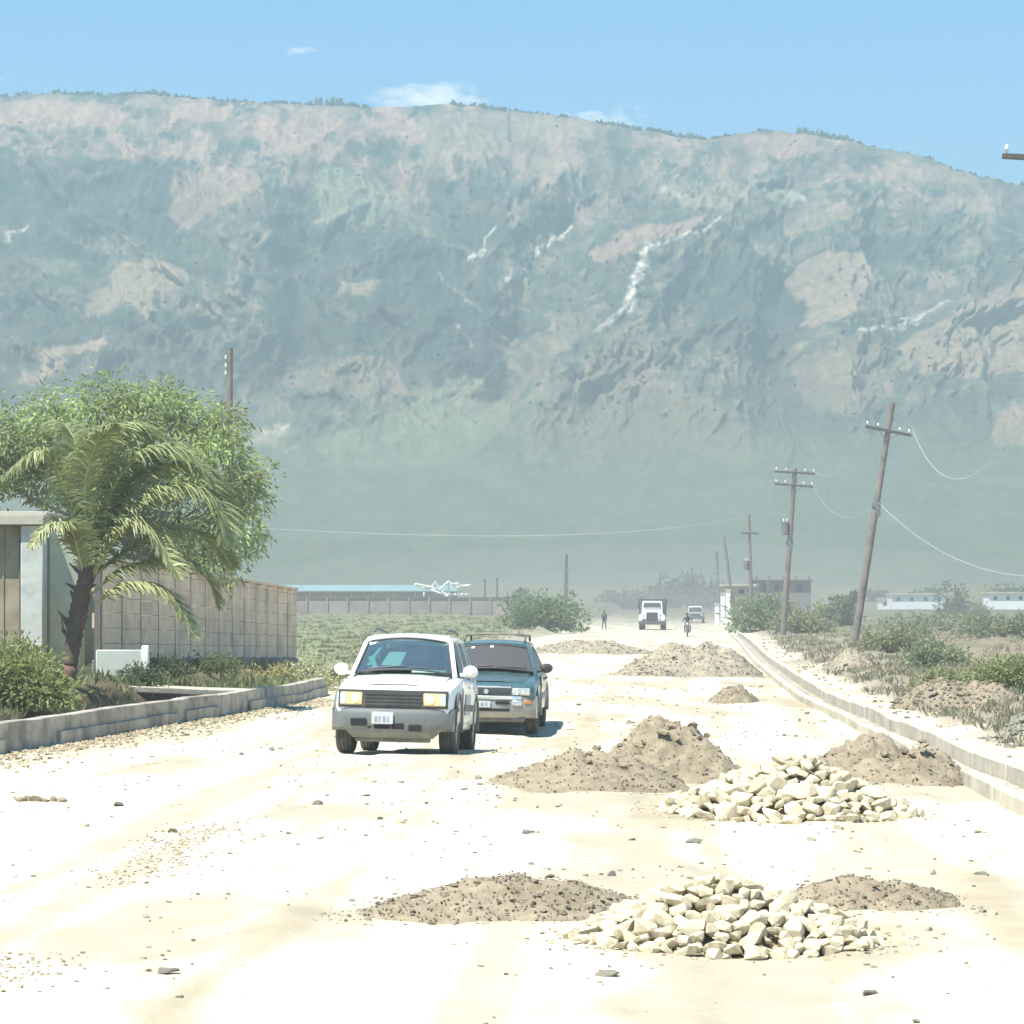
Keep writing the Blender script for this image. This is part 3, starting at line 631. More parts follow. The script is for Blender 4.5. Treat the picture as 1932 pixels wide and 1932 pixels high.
# ------------------------------------------------------------------ far walls, roofs and houses
def fbox(root, name, x0, x1, y0, y1, d, dep, m, bev=0):
    a = at(x0, y1, d); b = at(x1, y0, d); c = Vector(root.location)
    return MB().box(((a.x + b.x) / 2 - c.x, d + dep / 2 - c.y, (a.z + b.z) / 2 - c.z), (b.x - a.x, dep, b.z - a.z)).build(name, m, root, bevel=bev, seg=1)
yw = thing('yard_wall', 'long pinkish block wall with dark coping beyond the left field', 'wall', gpt(760, 1165, 300))
for k in range(11):
    x0 = 540 + 38.5 * k
    fbox(yw, 'wall_bay', x0, x0 + 38.2, 1129.5, 1185, 300 - k * 1.0, .2, m_pinkwall)
    fbox(yw, 'coping', x0, x0 + 38.5, 1126.5, 1129.3, 299.9 - k * 1.0, .4, m_coping)
    fbox(yw, 'pier', x0 - 1.5, x0 + 1.5, 1128, 1185, 299.85 - k * 1.0, .3, m_pinkwall)
tr_ = thing('long_shed', 'long low shed with a turquoise sheet roof behind the yard wall', 'shed', gpt(690, 1130, 340))
a = at(500, 1116, 340); b = at(868, 1116, 340); c = Vector(tr_.location)
MB().poly([(a.x - c.x, -3, a.z - c.z), (b.x - c.x, -3, b.z - c.z), (b.x - c.x, 0, b.z - c.z + .75), (a.x - c.x, 0, a.z - c.z + .75)], .08, (0, 0, 1)).build('roof_sheet', m_turq, tr_)
MB().poly([(a.x - c.x, 3, a.z - c.z), (a.x - c.x, 0, a.z - c.z + .75), (b.x - c.x, 0, b.z - c.z + .75), (b.x - c.x, 3, b.z - c.z)], .08, (0, 0, 1)).build('roof_sheet', m_turq, tr_)
for k in range(9): fbox(tr_, 'wall_panel', 504 + 40 * k, 543 + 40 * k, 1117, 1160, 338.2, .2, m_pinkwall)
# white steel frame lying on the shed yard
tf = thing('steel_truss', 'tangle of white steel roof trusses lying above the yard wall', 'truss', gpt(835, 1128, 310)); c = Vector(tf.location)
def trs(pts, r): MB().tube([at(x, y, 310 + random.uniform(-1, 1)) - c for x, y in pts], r, 6).build('truss_bar', m_white, tf)
for pts, r in (([(783, 1102), (812, 1108), (848, 1124)], .17), ([(786, 1105), (822, 1116), (845, 1125)], .12), ([(815, 1110), (822, 1098), (828, 1112)], .24), ([(830, 1112), (846, 1097), (862, 1108)], .13), ([(846, 1097), (846, 1120)], .1), ([(862, 1108), (888, 1104)], .17), ([(852, 1101), (886, 1108)], .12), ([(862, 1108), (866, 1124)], .1), ([(838, 1104), (866, 1100)], .1), ([(870, 1122), (890, 1121)], .16), ([(846, 1121), (866, 1122)], .16), ([(800, 1108), (800, 1126)], .1), ([(884, 1106), (884, 1126)], .1)): trs(pts, r)
# white flat roofed houses on the right
for lab, x0, x1, y0, y1, d in (('long white flat roofed house left of the round dark tree', 1682, 1785, 1119, 1150, 400), ('white flat roofed house at the right edge beyond the field', 1866, 2010, 1117, 1150, 380), ('tiny white hut left of the long white house', 1664, 1676, 1128, 1150, 405)):
    h = thing('white_house', lab, 'house', gpt((x0 + x1) / 2, y1, d), 0, 'white houses beyond the field')
    fbox(h, 'wall', x0, x1, y0 + 3, y1, d, 5, m_white); fbox(h, 'roof', x0 - 2, x1 + 2, y0, y0 + 2.8, d - .4, 6, m_concl)
    n = max(1, int((x1 - x0) / 22))
    for k in range(n):
        xx = x0 + (k + .5) * (x1 - x0) / n
        wn_ = fbox(h, 'window', xx - 3, xx + 3, y0 + 8, y0 + 15, d - .03, .1, m_dark); fbox(wn_, 'sill', xx - 4, xx + 4, y0 + 15.2, y0 + 16.4, d - .12, .2, m_concl).location = -Vector(h.location) + Vector(h.location)
gh = thing('grey_house', 'unfinished grey block house behind the double crossarm pole', 'house', gpt(1475, 1130, 300))
fbox(gh, 'wall', 1423, 1530, 1096, 1160, 300, 6, m_dkwall); fbox(gh, 'roof_slab', 1420, 1533, 1093.5, 1095.8, 299.5, 7, m_coping)
for x in (1428, 1452, 1478, 1502, 1526): fbox(gh, 'column_stub', x - 2, x + 2, 1087, 1093.3, 300.2, .4, m_dkwall)
for x in (1440, 1466, 1508): fbox(gh, 'window', x - 5, x + 5, 1103, 1116, 299.96, .1, m_dark)
wg = thing('white_house', 'pale house with a dark window behind the dark leaning pole', 'house', gpt(1398, 1140, 275), 0, 'white houses beyond the field')
fbox(wg, 'wall', 1368, 1424, 1106, 1160, 275, 4, m_pinkwall); fbox(wg, 'roof', 1364, 1427, 1102, 1105.8, 274.6, 5, m_concl); fbox(wg, 'window', 1394, 1404, 1112, 1121, 274.95, .1, m_dark)
for i, (x, y0, y1, d) in enumerate(((1364, 1118, 1178, 240), (1374, 1112, 1178, 236), (1353, 1138, 1176, 262))):
    g_ = thing('gate_column', ('middle of the three pale gate columns by the far road', 'tallest of the three pale gate columns by the far road', 'shortest of the three pale gate columns by the far road')[i], 'gate column', gpt(x, y1, d), 0, 'gate columns')
    fbox(g_, 'shaft', x - 4, x + 4, y0 + 3, y1 + 4, d, .4, m_white); fbox(g_, 'cap', x - 5.5, x + 5.5, y0, y0 + 2.8, d - .08, .56, m_concl)
# ------------------------------------------------------------------ vehicles
DUST = (.56, .50, .38)
m_wpaint = mat('white_car_paint', (.80, .80, .78), .28, coat=.5, dust=(DUST, .75, .8))
m_tpaint = mat('dark_teal_car_paint', (.028, .088, .098), .25, coat=.6, dust=(DUST, .75, .45))
m_gplast = mat('dusty_grey_plastic', (.085, .10, .10), .6, dust=(DUST, .6, .28))
m_blk = mat('black_plastic', (.03, .03, .032), .5, dust=(DUST, .9, .25))
m_blk2 = mat('sooty_black', (.012, .012, .012), .9)
m_tyre = mat('dusty_tyre_rubber', (.060, .056, .050), .9, col2=(.17, .15, .115), c2scale=5, c2lo=.4, c2hi=.75, bump=.4, bscale=40)
m_rim = mat('wheel_alloy', (.45, .45, .43), .4, metal=.7, dust=(DUST, .5, .6))
m_chrome = mat('dull_chrome', (.80, .80, .77), .25, metal=.85, dust=(DUST, .9, .2))
m_silver = mat('silver_bumper_paint', (.22, .225, .215), .5, metal=.1, dust=(DUST, .7, .45))
m_lamp = mat('warm_headlamp_reflector', (.70, .55, .26), .25, metal=.1, var=.18, vscale=22)
m_bulb = bpy.data.materials.new('lit_headlamp_bulb'); m_bulb.use_nodes = True; m_bulb.node_tree.nodes['Principled BSDF'].inputs['Base Color'].default_value = (.9, .8, .5, 1); m_bulb.node_tree.nodes['Principled BSDF'].inputs['Emission Color'].default_value = (1, .80, .42, 1); m_bulb.node_tree.nodes['Principled BSDF'].inputs['Emission Strength'].default_value = .22
m_lampw = mat('clear_headlamp_reflector', (.62, .68, .68), .15, metal=.6, var=.25, vscale=25)
m_amber = mat('amber_lens', (.60, .22, .06), .3)
m_seat = mat('dark_seat_cloth', (.055, .075, .075), .9)
m_paper = mat('white_paper', (.90, .90, .88), .8)
m_decal = mat('blue_grey_decal', (.38, .44, .52), .5, dust=(DUST, .8, .6))
m_stick = mat('mint_sticker', (.45, .78, .68), .6)
m_platec = mat('licence_plate_paint', (.42, .45, .46), .5, dust=(DUST, .6, .3))
m_ink = mat('plate_ink', (.22, .25, .30), .6)
g_teal = glass('teal_windscreen_glass', (.70, .90, .85), .09, dirt=.05)
g_side = glass('side_glass', (.45, .55, .52), .12, dirt=.10)
g_dark = glass('dark_tinted_glass', (.10, .12, .13), .06, dirt=.16)
m_skin = mat('brown_skin', (.13, .075, .05), .6)
m_hair = mat('black_hair', (.015, .012, .010), .8)

def loft(sections, close=True):
    n = len(sections[0]); vs = [v for s in sections for v in s]; fs = []
    for i in range(len(sections) - 1):
        for k in range(n): fs.append([i * n + k, i * n + (k + 1) % n, (i + 1) * n + (k + 1) % n, (i + 1) * n + k])
    fs += [list(range(n))[::-1], [(len(sections) - 1) * n + k for k in range(n)]]
    return MB().add(vs, fs)
def mir(half):                                               # half: list of (x,z) from bottom centre to top centre
    return half + [(-x, z) for x, z in reversed(half) if x > 1e-6]
def ring(y, half): return [(x, y, z) for x, z in mir(half)]
def pane(name, c, m, parent, bow=0, nx=8, nyy=4, th=.006):
    """c: four corners (bl, br, tr, tl); bowed towards the face normal"""
    c = [Vector(q) for q in c]; nrm = (c[1] - c[0]).cross(c[3] - c[0]).normalized(); vs = []
    for j in range(nyy + 1):
        for i in range(nx + 1):
            f, g = i / nx, j / nyy
            p = (c[0].lerp(c[1], f)).lerp(c[3].lerp(c[2], f), g) + nrm * bow * (1 - (2 * f - 1) ** 2)
            vs.append(p)
    n = len(vs); vs += [v - nrm * th for v in vs]; fs = []
    for j in range(nyy):
        for i in range(nx):
            a = j * (nx + 1) + i; q = [a, a + 1, a + nx + 2, a + nx + 1]; fs.append(q); fs.append([n + k for k in reversed(q)])
    me = bpy.data.meshes.new(name); me.from_pydata(vs, [], fs); me.polygons.foreach_set('use_smooth', np.ones(len(fs), bool))
    return link(name, me, m, parent)
def boolean_cut(o, cutters):
    for c in cutters:
        md = o.modifiers.new('cut', 'BOOLEAN'); md.operation = 'DIFFERENCE'; md.object = c; md.solver = 'EXACT'
    dg = bpy.context.evaluated_depsgraph_get(); dg.update()
    me = bpy.data.meshes.new_from_object(o.evaluated_get(dg)); o.modifiers.clear(); old = o.data; o.data = me
    for c in cutters: bpy.data.objects.remove(c)
    me.polygons.foreach_set('use_smooth', np.ones(len(me.polygons), bool)); me.set_sharp_from_angle(angle=R(32))
def wheel(parent, x, y, r=.345, wd=.22, name='wheel', steer=0):
    s = 1 if x > 0 else -1
    w_ = bpy.data.objects.new(name, None); COL.objects.link(w_); w_.parent = parent; w_.location = (x, y, r - .008); w_.empty_display_size = .1; w_.rotation_euler = (0, 0, steer)
    h = wd / 2
    t = MB().lathe([(r * .62, -h * .8), (r * .66, -h * .95), (r * .9, -h), (r * .975, -h * .86), (r, -h * .6), (r, -h * .52), (r * .965, -h * .48), (r * .965, -h * .4), (r, -h * .36), (r, -h * .05), (r * .965, 0), (r, h * .05), (r, h * .36), (r * .965, h * .4), (r * .965, h * .48), (r, h * .52), (r, h * .6), (r * .975, h * .86), (r * .9, h), (r * .66, h * .95), (r * .62, h * .8)], 32, 'X').build('tyre', m_tyre, w_, smooth=True, autosmooth=R(40))
    MB().lathe([(.0, s * h * .55), (.05, s * h * .6), (.06, s * h * .45), (r * .3, s * h * .35), (r * .52, s * h * .3), (r * .6, s * h * .75), (r * .64, s * h * .82), (r * .62, -s * h * .7)], 24, 'X').build('rim', m_rim, w_, smooth=True, autosmooth=R(40))
    return w_

def suv(name, label, loc, rz, roll, P):
    root = thing(name, label, 'car', loc, rz); root.rotation_euler = (P.get('pitch', 0), roll, rz); root.scale = (1, 1, P.get('tall', 1))
    W, paint = P['w'], P['paint']; hh = P.get('hood', 0)
    def sec(y, w, zb, zs, zt, lean=.0): return ring(y, [(0, zb), (w * .78, zb), (w * .95, zb + .05), (w * .995, zb + .16), (w, (zb + zs) / 2 + .04), (w * .992, zs - .10), (w * .965, zs - .035), (w * .90, zs), (w * .55, zt - .012), (0, zt)])
    body = loft([sec(.07, W * .90, .40, .80 + hh, .825 + hh), sec(.11, W * .94, .37, .83 + hh, .855 + hh), sec(.22, W * .965, .34, .865 + hh, .90 + hh), sec(.50, W * .985, .30, .91 + hh, .95 + hh), sec(.95, W, .28, .97 + hh, 1.02 + hh), sec(1.22, W, .28, 1.0 + hh, 1.045 + hh), sec(1.34, W, .28, 1.02 + hh, .99), sec(2.4, W * 1.005, .28, 1.03 + hh, .99), sec(3.5, W, .28, 1.03 + hh, .99), sec(3.88, W * .97, .32, 1.02 + hh, 1.0), sec(4.0, W * .92, .38, .99 + hh, .98)]).build('body', paint, root, smooth=True, autosmooth=R(32))
    cut = []
    for yy in (P['fw'], P['rw']):
        for s in (-1, 1): cut.append(MB().lathe([(0.0, s * .52), (.42, s * .52), (.42, s * 1.2), (0.0, s * 1.2)], 28, 'X', (0, yy, .36)).build('cutter'))
    boolean_cut(body, cut)
    for yy in (P['fw'], P['rw']):
        for s in (-1, 1):
            wo = wheel(root, s * P['track'], yy, P['wr'], P['ww']); wo.scale = (1, 1, 1 / P.get('tall', 1)); wo.location.z /= P.get('tall', 1)
            pts = [(s * (W + .004), yy + .435 * math.cos(a), .36 + .435 * math.sin(a)) for a in np.linspace(-.15, math.pi + .15, 15)]
            MB().tube(pts, .028, 6).build('wheel_arch', P['arch'], root, smooth=True)
    MB().box((0, 2.0, .30), (W * 1.5, 3.2, .06)).build('underbody', m_blk2, root)
    MB().tube([(-W * .8, P['fw'], .33), (W * .8, P['fw'], .33)], .05, 8).build('axle', m_blk2, root); MB().tube([(-W * .8, P['rw'], .33), (W * .8, P['rw'], .33)], .06, 8).build('axle', m_blk2, root)
    MB().box((0, 2.45, 1.0), (W * 1.78, 2.35, .03)).build('cabin_floor', m_blk2, root)
    # hood: a separate skin standing 6 mm proud, with cut line round it
    hz_ = [(.20, .60, .893), (.50, .645, .942), (.95, .665, 1.012), (1.20, .675, 1.040)]
    hv = []; nx = 10
    for (y, hwid, z) in hz_:
        for i in range(nx + 1):
            f = 2 * i / nx - 1
            bul = .012 * (1 if abs(f) < .45 else max(0, 1 - (abs(f) - .45) / .2))
            hv.append((f * hwid * W / .85, y, z + hh + .002 - .018 * f * f + bul))
    hf = [[j * (nx + 1) + i, j * (nx + 1) + i + 1, (j + 1) * (nx + 1) + i + 1, (j + 1) * (nx + 1) + i] for j in range(3) for i in range(nx)]
    MB().add(hv, hf).build('hood', paint, root, smooth=True)
    # roof and pillars
    rw, zr, wsb, wst = P['rwid'], P['zr'], P['wsb'], P['wst']       # wsb/wst: (y, z, half width) of the windscreen bottom / top
    def rsec(y, w, z0, cr): return ring(y, [(0, z0 - .02), (w * .9, z0 - .025), (w, z0 - .01), (w * 1.0, z0 + .02), (w * .96, z0 + .05), (w * .8, z0 + .075 + cr * .4), (w * .4, z0 + .085 + cr * .8), (0, z0 + .09 + cr)])
    loft([rsec(wst[0] - .015, rw * .975, wst[1], .0), rsec(wst[0] + .12, rw, wst[1] + .02, .012), rsec(2.5, rw * 1.01, zr, .02), rsec(3.4, rw, zr - .01, .02), rsec(3.72, rw * .97, zr - .04, .0)]).build('roof', paint, root, smooth=True, autosmooth=R(32))
    bx = W * .955; bz = 1.03 + hh
    def pillar(a, b, wa, wb, nm='pillar', dpt=.07):
        a, b = Vector(a), Vector(b); vs = []
        for p, w_ in ((a, wa), (b, wb)):
            for sx, sy in ((-1, -1), (1, -1), (1, 1), (-1, 1)): vs.append(p + Vector((sx * w_, sy * dpt / 2, 0)))
        return MB().add(vs, [[3, 2, 1, 0], [4, 5, 6, 7], [0, 1, 5, 4], [1, 2, 6, 5], [2, 3, 7, 6], [3, 0, 4, 7]]).build(nm, paint, root, bevel=.008, seg=1)
    for s in (-1, 1):
        pillar((s * (wsb[2] + .045), wsb[0] + .03, wsb[1] - .03), (s * (wst[2] + .035), wst[0] + .03, wst[1] + .02), .036, .030, 'front_pillar', .09)
        pillar((s * (bx - .03), 2.30, bz - .03), (s * (rw - .02), 2.34, zr), .02, .018)
        pillar((s * (bx - .03), 3.22, bz - .03), (s * (rw - .02), 3.18, zr), .02, .018)
        pillar((s * (bx - .04), 3.78, bz - .03), (s * (rw - .04), 3.62, zr - .04), .03, .03, 'rear_pillar', .14)
        # cowl side between screen foot and shoulder
        MB().poly([(s * (wsb[2] + .02), wsb[0] - .02, wsb[1] - .02), (s * (bx - .01), wsb[0] + .0, bz - .035), (s * (bx - .01), 1.75, bz - .01), (s * (wsb[2] + .06), 1.3, wsb[1] - .02)], .03, (0, 0, -1)).build('cowl_side', paint, root)
        # side windows
        def sw_(y0b, y0t, y1b, y1t, nm='side_window'):
            c = [(s * (bx - .028), y0b, bz + .005), (s * (bx - .028), y1b, bz + .005), (s * (rw - .012), y1t, zr - .012), (s * (rw - .012), y0t, zr - .012)]
            if s < 0: c = [c[1], c[0], c[3], c[2]]
            pane(nm, c, P['sglass'], root, .012, 4, 3)
        sw_(1.45, 1.86, 2.27, 2.31); sw_(2.34, 2.38, 3.19, 3.15); sw_(3.26, 3.22, 3.72, 3.55)
        # doors: skins 5 mm proud of the body side, with handles
        for (y0, y1) in ((1.30, 2.30), (2.33, 3.02)):
            d_ = MB().poly([(s * (W + .002), y0 + .02, .40), (s * (W + .002), y1, .40), (s * (W + .008), y1, .78), (s * (W - .003), y1, .97), (s * (W - .003), y0, .97), (s * (W + .008), y0, .78)], .012, (s, 0, 0)).build('door', paint, root)
            MB().box((s * (W + .026), y1 - .16, .90), (.025, .14, .035)).build('handle', P['handle'], d_, bevel=.006, seg=1)
            MB().box((s * (W + .022), (y0 + y1) / 2, .62), (.014, y1 - y0 - .03, .09)).build('side_moulding', P['arch'], d_, bevel=.004, seg=1)
        # mirrors
        mo_ = MB().lathe([(0, -.055), (.055, -.05), (.085, -.02), (.092, .03), (.088, .055), (0, .056)], 16, 'Y', (0, 0, 0)); mo_.v = [(v[0] * 1.22 + s * (W + .085), v[1] + 1.42, v[2] * .92 + bz + .075) for v in mo_.v]
        mm = mo_.build('mirror', P['mirror'], root, smooth=True, autosmooth=R(40)); MB().box((s * (W - .005), 1.42, bz + .03), (.12, .06, .05)).build('mirror_arm', P['mirror'], mm, bevel=.01, seg=1)
    c = [(-wsb[2], wsb[0], wsb[1]), (wsb[2], wsb[0], wsb[1]), (wst[2], wst[0], wst[1]), (-wst[2], wst[0], wst[1])]
    ws = pane('windscreen', c, P['wglass'], root, .07)
    up = Vector(c[3]) - Vector(c[0]); nrm = Vector((0, -up.z, up.y)).normalized()
    def on_ws(f, g, lift=.004): return Vector(c[0]).lerp(Vector(c[1]), f).lerp(Vector(c[3]).lerp(Vector(c[2]), f), g) + nrm * (.07 * (1 - (2 * f - 1) ** 2) + lift)
    # black screen surround and wipers
    for (f0, g0, f1, g1) in ((0, .0, 1, .0), (0, 1, 1, 1)):
        MB().tube([on_ws(f0 + (f1 - f0) * k / 10, g0, .004) for k in range(11)], .014, 6).build('screen_seal', m_blk, root, smooth=True)
    for s in (0, 1): MB().tube([on_ws(s, k / 8, .003) for k in range(9)], .012, 6).build('screen_seal', m_blk, root, smooth=True)
    for f0, f1 in ((.14, .52), (.55, .93)):
        wp = MB().tube([on_ws(f0 + (f1 - f0) * k / 6, .035 + .05 * (k / 6), .018) for k in range(7)], .009, 5).build('wiper', m_blk, root)
    # dashboard, seats, wheel
    MB().box((0, 1.52, 1.0), (W * 1.6, .42, .13)).build('dashboard', m_blk, root, bevel=.03, seg=2)
    for x in (-.36, .36):
        st = MB().box((x, 2.22, 1.06), (.46, .14, .42), Matrix.Rotation(R(-8), 3, 'X'), .86).build('seat', m_seat, root, bevel=.04, seg=2)
        MB().box((x, 2.26, 1.345), (.25, .09, .15)).build('headrest', m_seat, st, bevel=.03, seg=2)
    MB().box((0, 3.05, 1.05), (W * 1.5, .16, .40), None, .94).build('rear_seat', m_seat, root, bevel=.04, seg=2)
    tw = MB(); ctr = Vector((.36, 1.80, 1.09)); tw.tube([ctr + Vector((.185 * math.cos(a), .185 * math.sin(a) * .38, .185 * math.sin(a))) for a in np.linspace(0, 2 * math.pi, 21)], .014, 6, False)
    tw.tube([ctr + Vector((-.18, 0, 0)), ctr + Vector((.18, 0, 0))], .014, 5); tw.tube([ctr, ctr + Vector((0, -.25, -.12))], .025, 6); tw.build('steering_wheel', m_blk, root, smooth=True)
    MB().box((0, 1.83, 1.44), (.24, .04, .07)).build('inner_mirror', m_blk, root, bevel=.012, seg=1)
    # tailgate glass
    cg = [(bx - .1, 3.86, bz + .02), (-bx + .1, 3.86, bz + .02), (-rw + .1, 3.70, zr - .05), (rw - .1, 3.70, zr - .05)]
    pane('rear_window', cg, P['rglass'], root, .03)
    return root, on_ws, W, hh

# ---- white car
pw = on(738, 1423)
WL = dict(pitch=R(-2.4), tall=1.07, w=.845, paint=m_wpaint, fw=.72, rw=3.18, track=.725, wr=.36, ww=.235, arch=m_gplast, handle=m_wpaint, mirror=m_wpaint, rwid=.635, zr=1.525, wsb=(1.14, 1.055, .69), wst=(1.70, 1.485, .575), wglass=g_teal, sglass=g_side, rglass=g_side)
car, ws1, W, hh = suv('white_car', 'dusty white compact off-road car driving towards the viewer with lit looking headlamps', pw, R(-4.6), R(1.25), WL)
# front face
def arc_panel(y0, xs, z0, z1, curve=.10, th=.05):            # strip that wraps round the nose
    v = []; n = len(xs)
    for x in xs: v.append((x, y0 + curve * (abs(x) / .84) ** 2.6, z0)); v.append((x, y0 + curve * (abs(x) / .84) ** 2.6, z1))
    v += [(p[0], p[1] + th, p[2]) for p in v]; m = 2 * n; f = []
    for i in range(n - 1):
        a = 2 * i; f += [[a, a + 2, a + 3, a + 1], [m + a + 1, m + a + 3, m + a + 2, m + a], [a + 1, a + 3, m + a + 3, m + a + 1], [a, m + a, m + a + 2, a + 2]]
    f += [[0, 1, m + 1, m], [2 * n - 2, m + 2 * n - 2, m + 2 * n - 1, 2 * n - 1]]
    return v, f
X9 = [-.84, -.80, -.74, -.66, -.55, -.40, -.2, 0, .2, .40, .55, .66, .74, .80, .84]
MB().add(*arc_panel(.022, [-.765, -.74, -.66, -.55, -.41, -.2, 0, .2, .41, .55, .66, .74, .765], .595, .828, .04, .07)).build('nose_panel', m_blk, car, bevel=.008, seg=1)
gr = MB().add(*arc_panel(.012, [-.40, -.2, 0, .2, .40], .615, .805, .04, .03)).build('grille', m_blk, car)
for k in range(4): MB().add(*arc_panel(.0, [-.385, -.2, 0, .2, .385], .635 + .045 * k, .643 + .045 * k, .04, .02)).build('grille_bar', m_blk, gr)
for s in (-1, 1):
    hl = MB().add(*arc_panel(.004, sorted([s * .425, s * .5, s * .58, s * .66, s * .735]), .628, .792, .04, .03)).build('headlight', m_lamp, car, bevel=.012, seg=1)
    MB().lathe([(0, -.02), (.055, -.015), (.068, .0), (.07, .02)], 16, 'Y', (s * .515, .018, .712)).build('reflector', m_bulb, hl, smooth=True)
    MB().add(*arc_panel(-.004, sorted([s * .655, s * .70, s * .735]), .64, .78, .04, .012)).build('turn_signal', m_lampw, hl, bevel=.004, seg=1)
bu_v = []
prof = [(.10, .205), (.02, .215), (-.045, .30), (-.06, .43), (-.055, .52), (-.03, .572), (.0, .588), (.07, .592)]
n = len(prof); bv = []; bf = []
for x in X9:
    for (dy, z) in prof:
        bv.append((x * 1.012, dy + .17 * (abs(x) / .84) ** 3.0, z + (max(0, .36 - z) * .62 if abs(x) > .6 else 0)))
for i in range(len(X9) - 1):
    for k in range(n - 1): bf.append([i * n + k, (i + 1) * n + k, (i + 1) * n + k + 1, i * n + k + 1])
bp = MB().add(bv, bf).build('bumper', m_gplast, car, smooth=True, autosmooth=R(50))
for s in (-1, 1): MB().poly([(s * .85, .11, .31), (s * .85, .33, .36), (s * .852, .33, .575), (s * .85, .11, .59)], .02, (-s, 0, 0)).build('bumper_corner', m_gplast, bp)
for x0, x1, z0, z1 in ((-.57, -.35, .36, .455), (-.245, -.02, .325, .37), (.0, .17, .325, .40), (.235, .41, .30, .385), (-.33, -.28, .33, .36)):
    MB().box(((x0 + x1) / 2, -.035, (z0 + z1) / 2), (x1 - x0, .07, z1 - z0)).build('air_slot', m_blk2, bp, bevel=.008, seg=1)
pl = MB().box((-.125, -.085, .465), (.30, .014, .155), Matrix.Rotation(R(-4), 3, 'X')).build('licence_plate', m_platec, bp, bevel=.004, seg=1)
for k, (x, w_) in enumerate(((-.215, .035), (-.165, .025), (-.10, .04), (-.045, .02))): MB().box((x, -.0955, .45), (w_, .004, .07), Matrix.Rotation(R(-4), 3, 'X')).build('plate_mark', m_ink, pl)
MB().box((0, .14, .19), (1.05, .10, .07)).build('valance', m_blk, car, bevel=.02, seg=1)
for s in (-1, 1): MB().box((s * .36, .4, .21), (.07, .3, .08)).build('suspension_arm', m_blk2, car, bevel=.01, seg=1)
for s in (-1, 1):
    rl = MB().tube([(s * .53, 1.95, 1.635), (s * .535, 2.05, 1.665), (s * .54, 2.7, 1.675), (s * .53, 3.4, 1.66), (s * .525, 3.5, 1.635)], .018, 6).build('roof_rail', m_gplast, car, smooth=True)
    MB().poly([(s * .868, 1.45, .52), (s * .868, 2.2, .52), (s * .868, 2.2, .80), (s * .868, 1.6, .80)], .003, (s, 0, 0)).build('door_decal', m_decal, car)
# papers and sticker
def ws_sheet(name, fg, m, parent, lab=None, cat=None):
    me = MB(); p = [ws1(f, g, -.02) for f, g in fg]; me.poly(p, .002, (0, 1, 0)); return me.build(name, m, parent)
st_ = ws_sheet('chevron_sticker', [(.155, .78), (.195, .80), (.145, .47), (.215, .16), (.17, .14), (.095, .45)], m_stick, car)
for k, (f, g) in enumerate(((.07, .42), (.09, .24))): ws_sheet('small_sticker', [(f, g), (f + .045, g), (f + .05, g + .12), (f + .005, g + .12)], m_stick, car)
sheet = MB(); q = [ws1(f, g, -.03) for f, g in ((.245, .22), (.455, .18), (.50, .62), (.30, .64))]; sheet.poly([car.matrix_basis @ p for p in q], .003, (0, 1, 0))
tag(sheet.build('paper_sheet', m_paper), 'large white placard behind the windscreen of the white car', 'paper')
q = [car.matrix_basis @ Vector(p) for p in ((.09, 1.36, 1.078), (.58, 1.36, 1.078), (.56, 1.60, 1.12), (.10, 1.60, 1.12))]
tag(MB().poly(q, .01, (0, 0, 1)).build('paper_sheet', m_paper), 'white papers lying on the dashboard of the white car', 'paper')

# ---- dark teal car
pt = on(916, 1386)
TL = dict(w=.85, paint=m_tpaint, fw=.75, rw=3.15, track=.73, wr=.34, ww=.225, arch=m_silver, handle=m_blk, mirror=m_blk, rwid=.60, zr=1.455, wsb=(1.12, 1.03, .715), wst=(1.78, 1.425, .575), wglass=g_dark, sglass=g_side, rglass=g_side, hood=-.01)
tc_, ws2, W, hh = suv('teal_car', 'dark teal off-road car with roof rack following behind the white car', pt, R(-3.6), R(.9), TL)
MB().add(*arc_panel(.026, [-.765, -.74, -.66, -.55, -.41, -.2, 0, .2, .41, .55, .66, .74, .765], .645, .815, .04, .06)).build('nose_panel', m_tpaint, tc_, bevel=.01, seg=1)
gr = MB().add(*arc_panel(.014, [-.40, -.2, 0, .2, .40], .665, .775, .04, .03)).build('grille', m_blk, tc_)
for k in range(3): MB().add(*arc_panel(.004, [-.39, -.2, 0, .2, .39], .680 + .034 * k, .690 + .034 * k, .04, .02)).build('grille_bar', m_gplast, gr)
MB().add(*arc_panel(.008, [-.42, -.2, 0, .2, .42], .785, .815, .04, .03)).build('grille_trim', m_chrome, gr, bevel=.006, seg=1)
MB().lathe([(0, -.012), (.04, -.01), (.045, .01)], 14, 'Y', (0, -.002, .725)).build('round_badge', m_chrome, gr)
for s in (-1, 1):
    hl = MB().add(*arc_panel(.006, sorted([s * .43, s * .52, s * .60, s * .68, s * .735]), .665, .79, .04, .03)).build('headlight', m_lampw, tc_, bevel=.015, seg=1)
    MB().lathe([(0, -.02), (.045, -.015), (.055, .0), (.056, .02)], 14, 'Y', (s * .53, .02, .728)).build('reflector', m_lampw, hl, smooth=True)
bv = []; prof = [(.10, .28), (.02, .29), (-.035, .36), (-.05, .46), (-.045, .56), (-.03, .60), (-.03, .64), (.0, .648), (.07, .65)]; n = len(prof); bf = []
for x in X9:
    for (dy, z) in prof: bv.append((x * 1.015, dy + .17 * (abs(x) / .84) ** 3.0, z))
for i in range(len(X9) - 1):
    for k in range(n - 1): bf.append([i * n + k, (i + 1) * n + k, (i + 1) * n + k + 1, i * n + k + 1])
bp = MB().add(bv, bf).build('bumper', m_silver, tc_, smooth=True, autosmooth=R(50))
